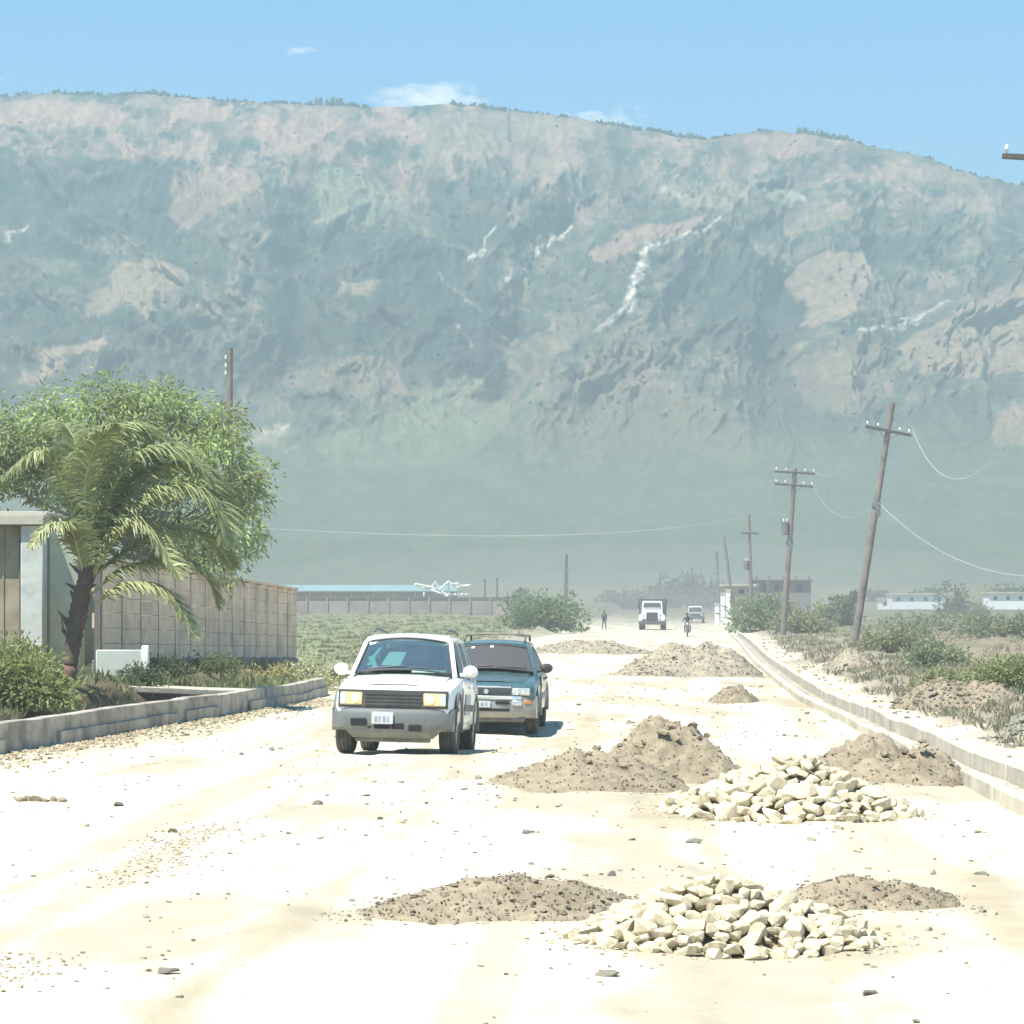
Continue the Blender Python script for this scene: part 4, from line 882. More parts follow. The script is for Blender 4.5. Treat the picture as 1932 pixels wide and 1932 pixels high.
MB().add(*arc_panel(-.062, [-.60, -.4, -.2, 0, .2, .4, .60], .592, .655, .17, .03)).build('chrome_bar', m_chrome, bp, bevel=.008, seg=1)
for x0, x1, z0, z1, mm in ((-.40, .40, .395, .445, m_blk2), (.16, .40, .515, .565, m_blk2), (-.40, -.2, .515, .565, m_blk2)): MB().box(((x0 + x1) / 2, -.03, (z0 + z1) / 2), (x1 - x0, .06, z1 - z0)).build('air_slot', mm, bp, bevel=.008, seg=1)
for s in (-1, 1):
    MB().box((s * .70, .055, .55), (.13, .04, .06), Matrix.Rotation(R(28) * s, 3, 'Z')).build('turn_signal', m_amber, bp, bevel=.008, seg=1)
    MB().box((s * .52, -.035, .54), (.16, .05, .09)).build('fog_lamp', m_lampw, bp, bevel=.012, seg=1)
    MB().poly([(s * .855, .11, .29), (s * .855, .33, .32), (s * .857, .33, .62), (s * .855, .11, .645)], .02, (-s, 0, 0)).build('bumper_corner', m_silver, bp)
pl = MB().box((-.06, -.07, .515), (.28, .014, .11)).build('licence_plate', m_platec, bp, bevel=.004, seg=1)
for x, w_ in ((-.14, .03), (-.06, .04), (.01, .025)): MB().box((x, -.0805, .515), (w_, .004, .05)).build('plate_mark', m_ink, pl)
MB().box((0, .13, .265), (1.3, .14, .09)).build('valance', m_blk, tc_, bevel=.02, seg=1)
rk = bpy.data.objects.new('roof_rack', None); COL.objects.link(rk); rk.parent = tc_; rk.location = (0, 2.0, 1.55)
for s in (-1, 1): MB().tube([(s * .53, -.05, -.02), (s * .53, .0, .08), (s * .53, .7, .09), (s * .53, 1.35, .08), (s * .53, 1.4, -.02)], .02, 6).build('side_rail', m_blk, rk, smooth=True)
for y in (.02, .68, 1.34): MB().tube([(-.53, y, .085), (-.3, y, .11), (.3, y, .11), (.53, y, .085)], .013, 6).build('cross_bar', m_blk, rk, smooth=True)
for f, g in ((.17, .88), (.45, .88)):
    q = [ws2(f + a, g + b, .004) for a, b in ((0, 0), (.045, 0), (.045, .075), (0, .075))]; MB().poly(q, .002, (0, -1, 0)).build('round_sticker', m_paper, tc_)

# ---- people: one continuous skinned body, clothing by material region
def person(label, loc, rz, joints, edges, rad, regions, cat='person', parent_scale=1.0, hair_at=None):
    """joints: name->(x,y,z); edges: (a,b); rad: name->r; regions: list of (test(co)->bool, material), last one default"""
    names = list(joints); me = bpy.data.meshes.new('person')
    me.from_pydata([joints[k] for k in names], [(names.index(a), names.index(b)) for a, b in edges], [])
    o = link('person', me); o.modifiers.new('skin', 'SKIN')
    sk = me.skin_vertices[0].data
    for i, k in enumerate(names):
        r = rad[k]; sk[i].radius = (r, r) if not isinstance(r, tuple) else r; sk[i].use_root = (k == 'pelvis')
    ss = o.modifiers.new('sub', 'SUBSURF'); ss.levels = 1; ss.render_levels = 1
    dg = bpy.context.evaluated_depsgraph_get(); dg.update(); m2 = bpy.data.meshes.new_from_object(o.evaluated_get(dg)); o.modifiers.clear(); o.data = m2
    m2.materials.clear()
    for _, mm in regions: m2.materials.append(mm)
    for p in m2.polygons:
        p.use_smooth = True; c = p.center
        for i, (t, mm) in enumerate(regions):
            if t is None or t(c): p.material_index = i; break
    o.location = loc; o.rotation_euler = (0, 0, rz); tag(o, label, cat)
    if hair_at is not None:
        hb = MB(); hx, hy, hz2, hr = hair_at
        hb.lathe([(hr * .98, -.02), (hr * 1.04, .02), (hr * .95, hr * .5), (hr * .6, hr * .88), (0, hr)], 12, 'Z', (hx, hy, hz2)); hb.build('hair', m_hair, o, smooth=True)
    return o
m_shirtd = mat('dark_shirt', (.04, .045, .06), .9); m_shirtw = mat('pale_shirt', (.62, .66, .68), .9); m_jeans = mat('dark_trousers', (.045, .05, .065), .9); m_mauve = mat('mauve_cloth', (.16, .14, .15), .9)
EDG = [('pelvis', 'waist'), ('waist', 'chest'), ('chest', 'neck'), ('neck', 'chin'), ('chin', 'head'), ('head', 'crown'), ('chest', 'shl'), ('shl', 'ell'), ('ell', 'wrl'), ('wrl', 'hal'), ('chest', 'shr'), ('shr', 'elr'), ('elr', 'wrr'), ('wrr', 'har'), ('pelvis', 'hil'), ('hil', 'knl'), ('knl', 'anl'), ('anl', 'tol'), ('pelvis', 'hir'), ('hir', 'knr'), ('knr', 'anr'), ('anr', 'tor')]
RAD = dict(pelvis=(.15, .11), waist=(.14, .10), chest=(.16, .11), neck=.055, chin=(.075, .085), head=(.085, .10), crown=(.06, .07), shl=.065, ell=.045, wrl=.03, hal=(.035, .02), shr=.065, elr=.045, wrr=.03, har=(.035, .02), hil=.09, knl=.06, anl=.04, tol=(.04, .03), hir=.09, knr=.06, anr=.04, tor=(.04, .03))
def walk():
    return dict(pelvis=(0, 0, .95), waist=(0, 0, 1.10), chest=(0, 0, 1.30), neck=(0, 0, 1.46), chin=(0, -.02, 1.54), head=(0, -.02, 1.63), crown=(0, -.01, 1.70), shl=(.19, 0, 1.38), ell=(.24, .08, 1.12), wrl=(.25, .0, .90), hal=(.25, -.03, .82), shr=(-.19, 0, 1.38), elr=(-.24, -.05, 1.12), wrr=(-.24, -.16, .93), har=(-.24, -.2, .86), hil=(.09, 0, .88), knl=(.10, -.12, .50), anl=(.10, -.10, .09), tol=(.10, -.24, .04), hir=(-.09, 0, .88), knr=(-.10, .06, .48), anr=(-.10, .22, .12), tor=(-.10, .10, .04))
J = walk()
person('distant pedestrian in dark shirt walking on the left road edge', gpt(1140, 1189, 232), R(20), J, EDG, RAD, [(lambda c: c.z > 1.48 or (c.z < .92 and abs(c.x) > .2), m_skin), (lambda c: c.z > .98, m_shirtd), (None, m_jeans)], hair_at=(0, .0, 1.63, .098))
# driver of the white car, sitting at the wheel
J = dict(pelvis=(0, 0, .0), waist=(0, .02, .15), chest=(0, .03, .34), neck=(0, .01, .50), chin=(0, -.02, .58), head=(0, -.02, .67), crown=(0, -.01, .74), shl=(.18, .02, .42), ell=(.23, -.18, .24), wrl=(.16, -.38, .28), hal=(.14, -.43, .31), shr=(-.18, .02, .42), elr=(-.23, -.18, .24), wrr=(-.16, -.38, .28), har=(-.14, -.43, .31), hil=(.1, -.05, -.02), knl=(.12, -.42, .03), anl=(.12, -.52, -.30), tol=(.12, -.62, -.33), hir=(-.1, -.05, -.02), knr=(-.12, -.42, .03), anr=(-.12, -.52, -.30), tor=(-.12, -.62, -.33))
dloc = car.matrix_basis @ Vector((.36, 2.12, .70))
person('driver in dark clothes behind the wheel of the white car', dloc, R(-4.6), J, EDG, RAD, [(lambda c: c.z > .52 or (c.y < -.36 and c.z > .2), m_skin), (None, m_shirtd)], hair_at=(0, .0, .67, .098))
# motorcyclist behind the far gravel heap
mc = gpt(1297, 1202, 182)
J = dict(pelvis=(0, .25, .85), waist=(0, .24, 1.0), chest=(0, .18, 1.22), neck=(0, .12, 1.38), chin=(0, .07, 1.45), head=(0, .07, 1.54), crown=(0, .08, 1.62), shl=(.19, .16, 1.30), ell=(.30, -.02, 1.10), wrl=(.30, -.26, 1.04), hal=(.30, -.33, 1.03), shr=(-.19, .16, 1.30), elr=(-.30, -.02, 1.10), wrr=(-.30, -.26, 1.04), har=(-.30, -.33, 1.03), hil=(.11, .2, .82), knl=(.20, -.12, .70), anl=(.18, .08, .34), tol=(.18, -.05, .30), hir=(-.11, .2, .82), knr=(-.20, -.12, .70), anr=(-.18, .08, .34), tor=(-.18, -.05, .30))
person('motorcycle rider with pale shirt and dark legs beyond the far gravel heap', mc, R(-4), J, EDG, RAD, [(lambda c: c.z > 1.40 or c.y < -.24, m_skin), (lambda c: c.z > 1.05, m_jeans), (None, m_mauve)], hair_at=(0, .08, 1.54, .1))
mb_ = thing('motorcycle', 'small motorcycle ridden towards the viewer beyond the far gravel heap', 'motorcycle', mc, R(-4))
for y in (-.62, .62):
    MB().lathe([(.22, -.04), (.28, -.05), (.30, 0), (.28, .05), (.22, .04), (.22, -.04)], 20, 'X', (0, y, .30)).build('wheel', m_tyre, mb_, smooth=True)
MB().box((0, -.05, .62), (.24, .46, .2)).build('tank', m_mauve, mb_, bevel=.06, seg=2); MB().box((0, .38, .74), (.24, .6, .1)).build('seat', m_blk, mb_, bevel=.03, seg=2)
MB().box((0, .0, .40), (.26, .34, .24)).build('engine', m_steel, mb_, bevel=.03, seg=1)
MB().tube([(-.36, -.34, 1.02), (-.15, -.42, .96), (.15, -.42, .96), (.36, -.34, 1.02)], .018, 6).build('handlebar', m_steel, mb_)
for s in (-1, 1): MB().tube([(s * .07, -.40, .95), (s * .07, -.62, .30)], .025, 6).build('fork', m_steel, mb_); MB().tube([(s * .05, .1, .45), (s * .06, .62, .30)], .02, 6).build('swing_arm', m_steel, mb_)
MB().lathe([(0, -.06), (.07, -.05), (.09, 0), (.06, .08), (0, .1)], 14, 'Y', (0, -.50, .86)).build('headlight', m_lampw, mb_, smooth=True)
MB().box((0, -.6, .62), (.12, .3, .02)).build('mudguard', m_mauve, mb_, bevel=.005, seg=1)

# ---- far dump truck
m_rust = mat('dark_tipper_steel', (.09, .10, .075), .8, var=.2)
m_trw = mat('white_truck_paint', (.80, .81, .79), .4, dust=(DUST, 1.2, .5))
tk = thing('dump_truck', 'white bonneted dump truck approaching far along the dusty road', 'truck', gpt(1230, 1191, 236), R(-4))
MB().box((0, 1.9, 1.95), (1.95, 1.5, 1.25), None, .88).build('cab', m_trw, tk, bevel=.08, seg=2)
MB().box((0, .72, 1.30), (1.55, 1.35, .75), None, .86).build('hood', m_trw, tk, bevel=.1, seg=2)
pane('windscreen', [(-.80, 1.115, 2.0), (.80, 1.115, 2.0), (.74, 1.20, 2.42), (-.74, 1.20, 2.42)], g_dark, tk, .04)
gr = MB().box((0, .02, 1.18), (1.0, .08, .78)).build('grille', m_blk, tk, bevel=.02, seg=1)
for k in range(7): MB().box((-.42 + .14 * k, -.03, 1.18), (.03, .03, .7)).build('grille_bar', m_gplast, gr)
for s in (-1, 1):
    f_ = MB().tube([(s * .98, -.02, .70), (s * .98, .1, 1.02), (s * .98, .55, 1.2), (s * .98, 1.0, 1.02), (s * .98, 1.15, .75)], .2, 8).build('fender', m_trw, tk, smooth=True)
    MB().lathe([(0, -.03), (.1, -.02), (.11, .03)], 14, 'Y', (s * .78, -.05, 1.02)).build('headlight', m_lampw, tk)
    wheel(tk, s * 1.0, .55, .5, .30)
    for y in (3.9, 5.1): wheel(tk, s * .95, y, .5, .5)
    MB().box((s * 1.22, 1.35, 2.15), (.16, .06, .45)).build('mirror', m_blk, tk, bevel=.02, seg=1)
    MB().tube([(s * 1.05, 2.85, .9), (s * 1.05, 2.85, 2.9)], .07, 8).build('exhaust_stack', m_steel, tk)
MB().box((0, -.14, .62), (2.35, .22, .30)).build('bumper', m_blk, tk, bevel=.03, seg=1)
MB().box((0, 3.2, .75), (.9, 5.6, .25)).build('chassis', m_blk2, tk)
db = MB(); db.add([(-1.18, 2.95, 1.1), (1.18, 2.95, 1.1), (1.18, 6.4, 1.1), (-1.18, 6.4, 1.1), (-1.28, 2.85, 2.75), (1.28, 2.85, 2.75), (1.28, 6.5, 2.55), (-1.28, 6.5, 2.55)], [[3, 2, 1, 0], [0, 1, 5, 4], [1, 2, 6, 5], [2, 3, 7, 6], [3, 0, 4, 7]]); db.build('tipper_body', m_rust, tk)
MB().box((0, 2.86, 2.2), (2.3, .06, .9)).build('headboard', m_rust, tk, bevel=.02, seg=1)
MB().box((-.95, 2.55, 2.45), (.34, .1, .75), Matrix.Rotation(R(-14), 3, 'Y')).build('side_flap', m_rust, tk)
# ---- far pickup behind it
pk = thing('pickup_truck', 'hazy pale pickup truck behind the motorcycle at the road end', 'pickup', gpt(1312, 1184, 290), R(-4))
m_mar = mat('dull_maroon_paint', (.17, .085, .075), .5, dust=(DUST, .9, .5))
loft([ring(y, [(0, .45), (w_ * .9, .45), (w_, .55), (w_, zs), (w_ * .9, zs + .06), (0, zt)]) for y, w_, zs, zt in ((0, .85, .85, .98), (.3, .95, .95, 1.08), (1.2, .98, 1.05, 1.16), (1.3, .98, 1.1, 1.1), (4.8, .98, 1.1, 1.1))]).build('body', m_mar, pk, smooth=True, autosmooth=R(30))
MB().box((0, 2.0, 1.5), (1.7, 1.4, .75), None, .86).build('cab', m_trw, pk, bevel=.08, seg=2)
pane('windscreen', [(-.74, 1.27, 1.22), (.74, 1.27, 1.22), (.68, 1.37, 1.74), (-.68, 1.37, 1.74)], g_dark, pk, .04)
MB().box((0, .55, 1.10), (1.5, 1.0, .08)).build('hood', m_trw, pk, bevel=.03, seg=1)
MB().box((0, -.05, .62), (1.9, .16, .22)).build('bumper', m_gplast, pk, bevel=.03, seg=1); MB().box((0, -.01, .85), (1.0, .06, .2)).build('grille', m_blk, pk)
for s in (-1, 1):
    MB().box((s * .7, -.01, .87), (.3, .06, .17)).build('headlight', m_lampw, pk, bevel=.03, seg=1)
    for y in (.8, 3.9): wheel(pk, s * .86, y, .37, .25)
    MB().box((s * .95, 3.9, 1.35), (.06, 2.0, .4)).build('bed_side', m_mar, pk)
MB().box((0, 3.1, 2.0), (1.7, .08, .1)).build('load_rack', m_gplast, pk)
for s in (-1, 1): MB().box((s * .8, 3.1, 1.6), (.08, .08, .8)).build('rack_post', m_gplast, pk)
# ------------------------------------------------------------------ vegetation
m_leaf = mat('green_leaves', attr=True, rough=.6, spec=.3, transl=.42)
m_palm = mat('palm_leaflets', attr=True, rough=.5, spec=.4, transl=.36)
m_bark = mat('grey_brown_bark', (.20, .16, .12), .9, var=.3, vscale=5)
m_ptrunk = mat('palm_trunk', (.11, .075, .055), .95, var=.35, vscale=7, bump=.8, bscale=20)
m_pred = mat('palm_trunk_base', (.15, .095, .065), .95, var=.3, vscale=7, bump=.8, bscale=20)
m_rachis = mat('yellow_green_rachis', (.42, .43, .16), .5)
def rand_dirs(n):
    v = rng.normal(size=(n, 3)); return v / np.linalg.norm(v, axis=1, keepdims=True)
def leaf_mesh(name, P, D, Ln, Wd, cols, fold=.25):
    """one folded diamond (2 triangles pairs) per leaf: P base points, D unit directions"""
    n = len(P); up = rand_dirs(n); S = np.cross(D, up); S /= np.linalg.norm(S, axis=1, keepdims=True) + 1e-9; N = np.cross(S, D)
    Ln = np.broadcast_to(np.asarray(Ln, float), (n,))[:, None]; Wd = np.broadcast_to(np.asarray(Wd, float), (n,))[:, None]
    mid = P + D * Ln * .45
    v = np.stack([P, mid + S * Wd * .5 + N * Wd * fold, P + D * Ln - N * Ln * .12, mid - S * Wd * .5 + N * Wd * fold], 1).reshape(-1, 3)
    b = np.arange(n)[:, None] * 4
    f = np.concatenate([b + np.array([[0, 1, 2]]), b + np.array([[0, 2, 3]])], 0)
    return np_mesh(name, v, f, col=np.repeat(cols, 4, 0), smooth=False)
def leaf_cols(n, base, var=.35, yellow=.15):
    k = rng.uniform(1 - var, 1 + var, (n, 1)); y = rng.uniform(0, yellow, (n, 1))
    return (np.asarray(base)[None] * 1.7 * k) * (1 - y) + np.array([[.30, .28, .08]]) * y
def crown_points(lobes, clumps_per_m3, leaves_per_clump, clump_r, droop=.35, shell=.55):
    P = []; D = []; CC = []
    for (c, r) in lobes:
        c = np.array(c); r = np.array(r); n = max(4, int(clumps_per_m3 * 4.19 * r[0] * r[1] * r[2]))
        d = rand_dirs(n); rad = rng.uniform(shell, 1.0, (n, 1)) ** .6
        cc = c + d * rad * r * (1 + .16 * rng.normal(size=(n, 1)))
        CC.append(cc)
        for q, dd in zip(cc, d):
            m = rng.poisson(leaves_per_clump)
            if m == 0: continue
            off = rng.normal(size=(m, 3)) * clump_r * np.array([1, 1, .75])
            P.append(q + off); o = off / (np.linalg.norm(off, axis=1, keepdims=True) + 1e-6)
            v = o * .6 + dd * .45 + rand_dirs(m) * .5 - np.array([0, 0, droop]); D.append(v / np.linalg.norm(v, axis=1, keepdims=True))
    return np.concatenate(P), np.concatenate(D), np.concatenate(CC)
def branchy(b, start, tips, r0, k=3):
    start = Vector(start)
    for t in tips:
        t = Vector(t); m1 = start.lerp(t, .35) + Vector((random.uniform(-.15, .15), random.uniform(-.15, .15), .25)) * (t - start).length * .25; m2 = start.lerp(t, .72) + Vector((random.uniform(-.1, .1), random.uniform(-.1, .1), .12)) * (t - start).length * .25
        b.tube([start, m1, m2, t], [r0, r0 * .7, r0 * .42, r0 * .15], 6)

# ---- big broad-leaved tree behind the palm
td = 70.0
def tp(px, py, dd=0): return at(px, py, td + dd)
s_ = td / FPX
tb = gpt(250, 1270, td)
tree = thing('broadleaf_tree', 'big bushy green tree rising behind the coconut palm', 'tree', tb)
LOB = [((30, 840), (95, 85), 1.3, 0), ((115, 805), (85, 70), 1.2, -.5), ((200, 800), (85, 80), 1.3, -.3), ((265, 768), (85, 60), 1.2, .2), ((335, 800), (90, 75), 1.3, .4), ((400, 870), (80, 95), 1.3, .2), ((455, 935), (66, 68), 1.1, 0), ((430, 1000), (66, 60), 1.0, -.4), ((350, 980), (85, 85), 1.2, .5), ((250, 900), (100, 90), 1.5, .8), ((120, 900), (95, 80), 1.3, .6), ((380, 1060), (70, 40), .8, -.3), ((-60, 880), (90, 90), 1.2, 0), ((488, 905), (35, 30), .5, 0), ((420, 800), (50, 40), .7, .6), ((418, 1060), (58, 42), .7, -.6), ((350, 1050), (60, 40), .7, -.5)]
lobes = [(np.array(tp(x, y, dy)), (rx * s_, dp, ry * s_)) for (x, y), (rx, ry), dp, dy in LOB]
P, D_, CC = crown_points(lobes, 6.3, 38, .21, droop=.55, shell=.30)
cl = leaf_cols(len(P), (.19, .245, .105), .5, .35)
tone = 1 + .35 * np.tanh(2.5 * fbm(P[:, 0] * .9, P[:, 2] * .9, 2)); cl *= tone[:, None]
me = leaf_mesh('crown', P - np.array(tb), D_, rng.uniform(.09, .27, len(P)), rng.uniform(.05, .085, len(P)), cl)
link('crown', me, m_leaf, tree)
b = MB(); tl = Vector((0, 0, 0))
b.tube([(0, 0, -.3), (.05, .1, 1.0), (-.1, .1, 2.2), (0, .1, 3.1)], [.30, .24, .21, .19], 9); b.build('trunk', m_bark, tree, smooth=True)
b = MB()
for (c, r) in lobes:
    c = Vector(c) - tb; branchy(b, (random.uniform(-.1, .1), .1, random.uniform(2.4, 3.2)), [c], .085)
    for k in range(5): q = c + Vector(rand_dirs(1)[0]) * .75 * min(r); b.tube([c.lerp(Vector((0, .1, 3.2)), .25), c.lerp(q, .4) + Vector((0, 0, .1)), q], [.04, .03, .012], 5)
b.build('limbs', m_bark, tree, smooth=True)

# ---- coconut palm
pd = 50.0
def pp(px, py, dd=0): return at(px, py, pd + dd)
pbase = pp(126, 1312); 
palm = thing('coconut_palm', 'windblown coconut palm with drooping fronds beside the gateway', 'palm', pbase)
L0 = Vector(pbase)
tpts = [pp(120, 1345), pp(128, 1290), pp(136, 1240), pp(141, 1190), pp(147, 1150), pp(155, 1115), pp(163, 1085), pp(168, 1060)]
trr = [.20, .14, .13, .165, .155, .15, .14, .09]
# trunk with ragged ring scars: alternate radii
tv = []; tr2 = []
for i in range(len(tpts) - 1):
    for k in range(6):
        f = k / 6; tv.append(tpts[i].lerp(tpts[i + 1], f) - L0); tr2.append((trr[i] * (1 - f) + trr[i + 1] * f) * (1.10 if k % 2 else .93) * random.uniform(.94, 1.06))
MB().tube(tv[:11], tr2[:11], 10).build('trunk_base', m_pred, palm, smooth=True)
MB().tube(tv[10:], tr2[10:], 10).build('trunk', m_ptrunk, palm, smooth=True)
for i in range(22):                                            # old frond stubs
    f = random.uniform(.35, .97); k = int(f * (len(tv) - 1)); a = random.uniform(0, 6.28); r = tr2[k]
    d = Vector((math.cos(a), math.sin(a) * .8, .0)); p = tv[k] + d * r * .6
    MB().tube([p, p + d * .10 + Vector((0, 0, .08)), p + d * random.uniform(.14, .3) + Vector((0, 0, random.uniform(.12, .3)))], [.055, .04, .012], 6).build('frond_stub', m_ptrunk, palm)
FR = [ # rachis in picture units (x, y), depth offset at tip, colour (0 green .. 1 yellow), leaflet length
    ([(166, 1085), (140, 985), (118, 910), (96, 868), (60, 862), (0, 905)], -.5, .55, .62), ([(164, 1080), (152, 960), (150, 870), (128, 810), (84, 800)], .8, .3, .60),
    ([(168, 1075), (176, 950), (190, 860), (225, 812), (285, 812), (335, 850)], .5, .35, .70), ([(168, 1080), (205, 940), (255, 868), (320, 850), (380, 880), (410, 930)], -.3, .2, .75),
    ([(170, 1085), (225, 960), (290, 895), (355, 880), (410, 915), (432, 980)], .9, .2, .75), ([(170, 1088), (235, 985), (300, 935), (370, 925), (415, 960), (428, 1030)], -.6, .3, .72),
    ([(172, 1095), (215, 1020), (252, 985), (285, 1000), (315, 1045), (340, 1092)], -.8, .8, .55), ([(174, 1120), (225, 1080), (290, 1062), (350, 1062), (392, 1095), (412, 1150)], .3, .35, .62),
    ([(175, 1150), (215, 1115), (265, 1104), (310, 1118), (345, 1160), (372, 1208)], -.6, .85, .50), ([(164, 1105), (150, 1050), (138, 1008), (118, 992), (85, 1000), (55, 1035)], -.8, .7, .55),
    ([(168, 1080), (168, 960), (172, 880), (200, 830), (250, 800)], 1.2, .25, .65), ([(166, 1085), (190, 1000), (235, 920), (300, 850), (345, 838)], 1.4, .15, .7),
    ([(172, 1090), (240, 1040), (320, 1000), (400, 1020), (440, 1075)], 1.5, .2, .65), ([(168, 1075), (160, 930), (180, 840), (215, 800)], -1.0, .3, .55)]
for pts, dep, yel, ll in FR:
    q = [pp(x, y, dep * (i / (len(pts) - 1)) ** 1.2) for i, (x, y) in enumerate(pts)]
    # Catmull-Rom resample
    n = 34; line = []
    for i in range(n + 1):
        u = i / n * (len(q) - 1); k = min(int(u), len(q) - 2); f = u - k
        p0, p1, p2, p3 = q[max(k - 1, 0)], q[k], q[k + 1], q[min(k + 2, len(q) - 1)]
        line.append(.5 * ((2 * p1) + (p2 - p0) * f + (2 * p0 - 5 * p1 + 4 * p2 - p3) * f * f + (3 * p1 - p0 - 3 * p2 + p3) * f ** 3) - L0)
    fr = MB().tube(line, [.026 * (1 - .85 * i / n) + .003 for i in range(n + 1)], 5).build('frond', m_rachis, palm, smooth=True)
    V_ = []; F_ = []; C_ = []
    for i in range(int(4 * n)):
        u = .10 + .90 * i / (4 * n); k = min(int(u * n), n - 1); f = u * n - k; p = np.array(line[k].lerp(line[k + 1], f)); t_ = np.array((line[min(k + 2, n)] - line[max(k - 1, 0)]).normalized())
        sd_ = np.cross(t_, [0, 0, 1]); sd_ /= np.linalg.norm(sd_) + 1e-6; upv = np.cross(sd_, t_)
        for s in (-1, 1):
            le = 1.15 * ll * (math.sin(math.pi * min(1, u * .93 + .10)) ** .6 + .12) * rng.uniform(.8, 1.12)
            d0 = sd_ * s * .85 + t_ * .60 + upv * .25 + rng.normal(size=3) * .14; d0 /= np.linalg.norm(d0)
            wv_ = np.array([.22, 0, -.10]) + rng.normal(size=3) * .06
            wdt = .021; o = len(V_); pos = p.copy(); dd = d0.copy(); wn2 = np.cross(dd, upv); wn2 /= np.linalg.norm(wn2) + 1e-6
            g = np.array([.035, .070, .014]) * 1.0; c_ = np.array([.27, .33, .14]) * (1 - yel * .55) + np.array([.62, .60, .34]) * yel * .55; c_ = c_ * rng.uniform(.75, 1.25)
            for j in range(4):
                wj = wdt * (1, 1.1, .75, .08)[j]; V_ += [pos + wn2 * wj, pos - wn2 * wj]; C_ += [c_, c_]
                pos = pos + dd * le / 3; dd = dd + wv_ * .8 - np.array([0, 0, .38 + .3 * (1 - abs(t_[2]))]) * .85; dd /= np.linalg.norm(dd)
            for j in range(3): a = o + 2 * j; F_.append([a, a + 1, a + 3, a + 2])
    link('leaflets', np_mesh('leaflets', np.array(V_), np.array(F_), col=np.array(C_)), m_palm, fr)

# ---- shrubs
def shrub(label, px, py, wpx, hpx, d=None, base=(.10, .15, .055), leaf=.12, dens=420, group='roadside shrubs', name='shrub', yel=.2, dp=None, zoff=0, cat='shrub', trunk=0, lobes_n=4):
    p = gpt(px, py, d) if d else on(px, py); d = p.y; s = d / FPX
    w_, h_ = wpx * s / 2, hpx * s; dp = dp or w_
    r = thing(name, label, cat, p, 0, group)
    lb = []
    for k in range(lobes_n):
        a = k / max(1, lobes_n - 1) * 2 - 1 if lobes_n > 1 else 0
        lb.append((np.array([a * w_ * .58, random.uniform(-.35, .35) * dp, h_ * (trunk + (1 - trunk) * (.45 + random.uniform(-.08, .14) - .14 * abs(a)))]), (w_ * (.52 if lobes_n > 1 else .95), dp * .7, h_ * (1 - trunk) * .46)))
    vol = sum(4.19 * q[1][0] * q[1][1] * q[1][2] for q in lb); ncl = max(10, dens / 16)
    P, D_, CC = crown_points(lb, ncl / vol, 16, max(.10, .16 * min(w_, h_)), droop=.1, shell=.15)
    P[:, 2] = np.maximum(P[:, 2], .03)
    cl = leaf_cols(len(P), base, .4, yel)
    link('foliage', leaf_mesh('foliage', P, D_, rng.uniform(.7, 1.3, len(P)) * leaf, rng.uniform(.35, .6, len(P)) * leaf, cl), m_leaf, r)
    b = MB()
    for (c, rr_) in lb:
        b.tube([(0, 0, -.1), Vector(c) * .5 + Vector((0, 0, h_ * .08)), Vector(c)], [.03 + .012 * h_, .02 + .008 * h_, .01], 5)
        for k in range(3): q = Vector(c) + Vector(rand_dirs(1)[0]) * .6 * float(min(rr_)); b.tube([Vector(c) * .6, q], [.015 + .004 * h_, .006], 4)
    b.build('stems' if not trunk else 'trunk', m_bark, r)
    return r
YG = (.17, .19, .08); DG = (.085, .12, .06); OL = (.175, .18, .10); GG = (.16, .175, .105)
shrub('large leafy yellow-green bush in the left corner behind the kerb', 40, 1352, 170, 110, 46.5, (.17, .19, .075), .12, 4600, dp=1.0, yel=.4, lobes_n=6)
shrub('leafy bush at the foot of the gateway pillar', 30, 1318, 150, 80, 52, (.15, .17, .07), .12, 2200, dp=.7)
shrub('low weeds around the palm trunk base', 172, 1352, 130, 50, 47.5, (.14, .17, .065), .10, 1700, dp=.6, lobes_n=6)
shrub('small weed clump growing in the drain', 240, 1346, 90, 42, 49, (.12, .16, .055), .09, 1000, dp=.5)
shrub('dark green weeds beside the low pale blue wall', 262, 1292, 64, 42, 54.6, (.05, .08, .04), .09, 900, dp=.25)
shrub('weeds below the middle of the precast wall', 390, 1296, 130, 34, 63, (.085, .115, .05), .09, 1100, dp=.5, lobes_n=6)
shrub('dark weeds below the left part of the precast wall', 310, 1296, 90, 40, 58, (.06, .085, .045), .09, 900, dp=.4, lobes_n=5)
shrub('dry straw coloured weeds at the far end of the precast wall', 520, 1292, 120, 32, 68, (.30, .28, .13), .10, 800, dp=.5, yel=.5)
shrub('pale flowering weed right of the precast wall end', 585, 1300, 60, 62, 66, (.34, .35, .22), .09, 700, dp=.5, yel=.3)
shrub('low pale weeds left of the white car', 610, 1308, 70, 30, 62, (.33, .32, .18), .09, 500, dp=.4, yel=.4)
shrub('round dark bush beyond the far end of the yard wall', 985, 1132, 52, 40, 290, DG, .5, 700, lobes_n=3)
shrub('dense green bushes left of the sandy bank', 1030, 1196, 150, 66, 205, (.105, .155, .07), .38, 2200, dp=2.2)
shrub('low dark bush in the left field behind the teal car', 990, 1200, 40, 34, 190, (.06, .10, .045), .3, 420)
shrub('green bush mass below the pale house on the right', 1440, 1200, 130, 72, 205, (.12, .165, .08), .36, 2200, dp=2.2)
shrub('bushes around the foot of the double crossarm pole', 1515, 1200, 120, 46, 180, OL, .3, 1300, dp=1.6)
shrub('bright bush just left of the leaning pole', 1565, 1132, 60, 52, 250, (.15, .20, .07), .45, 900, dp=2)
shrub('dark round bush touching the leaning pole', 1598, 1132, 46, 66, 246, (.07, .10, .06), .42, 900, dp=2)
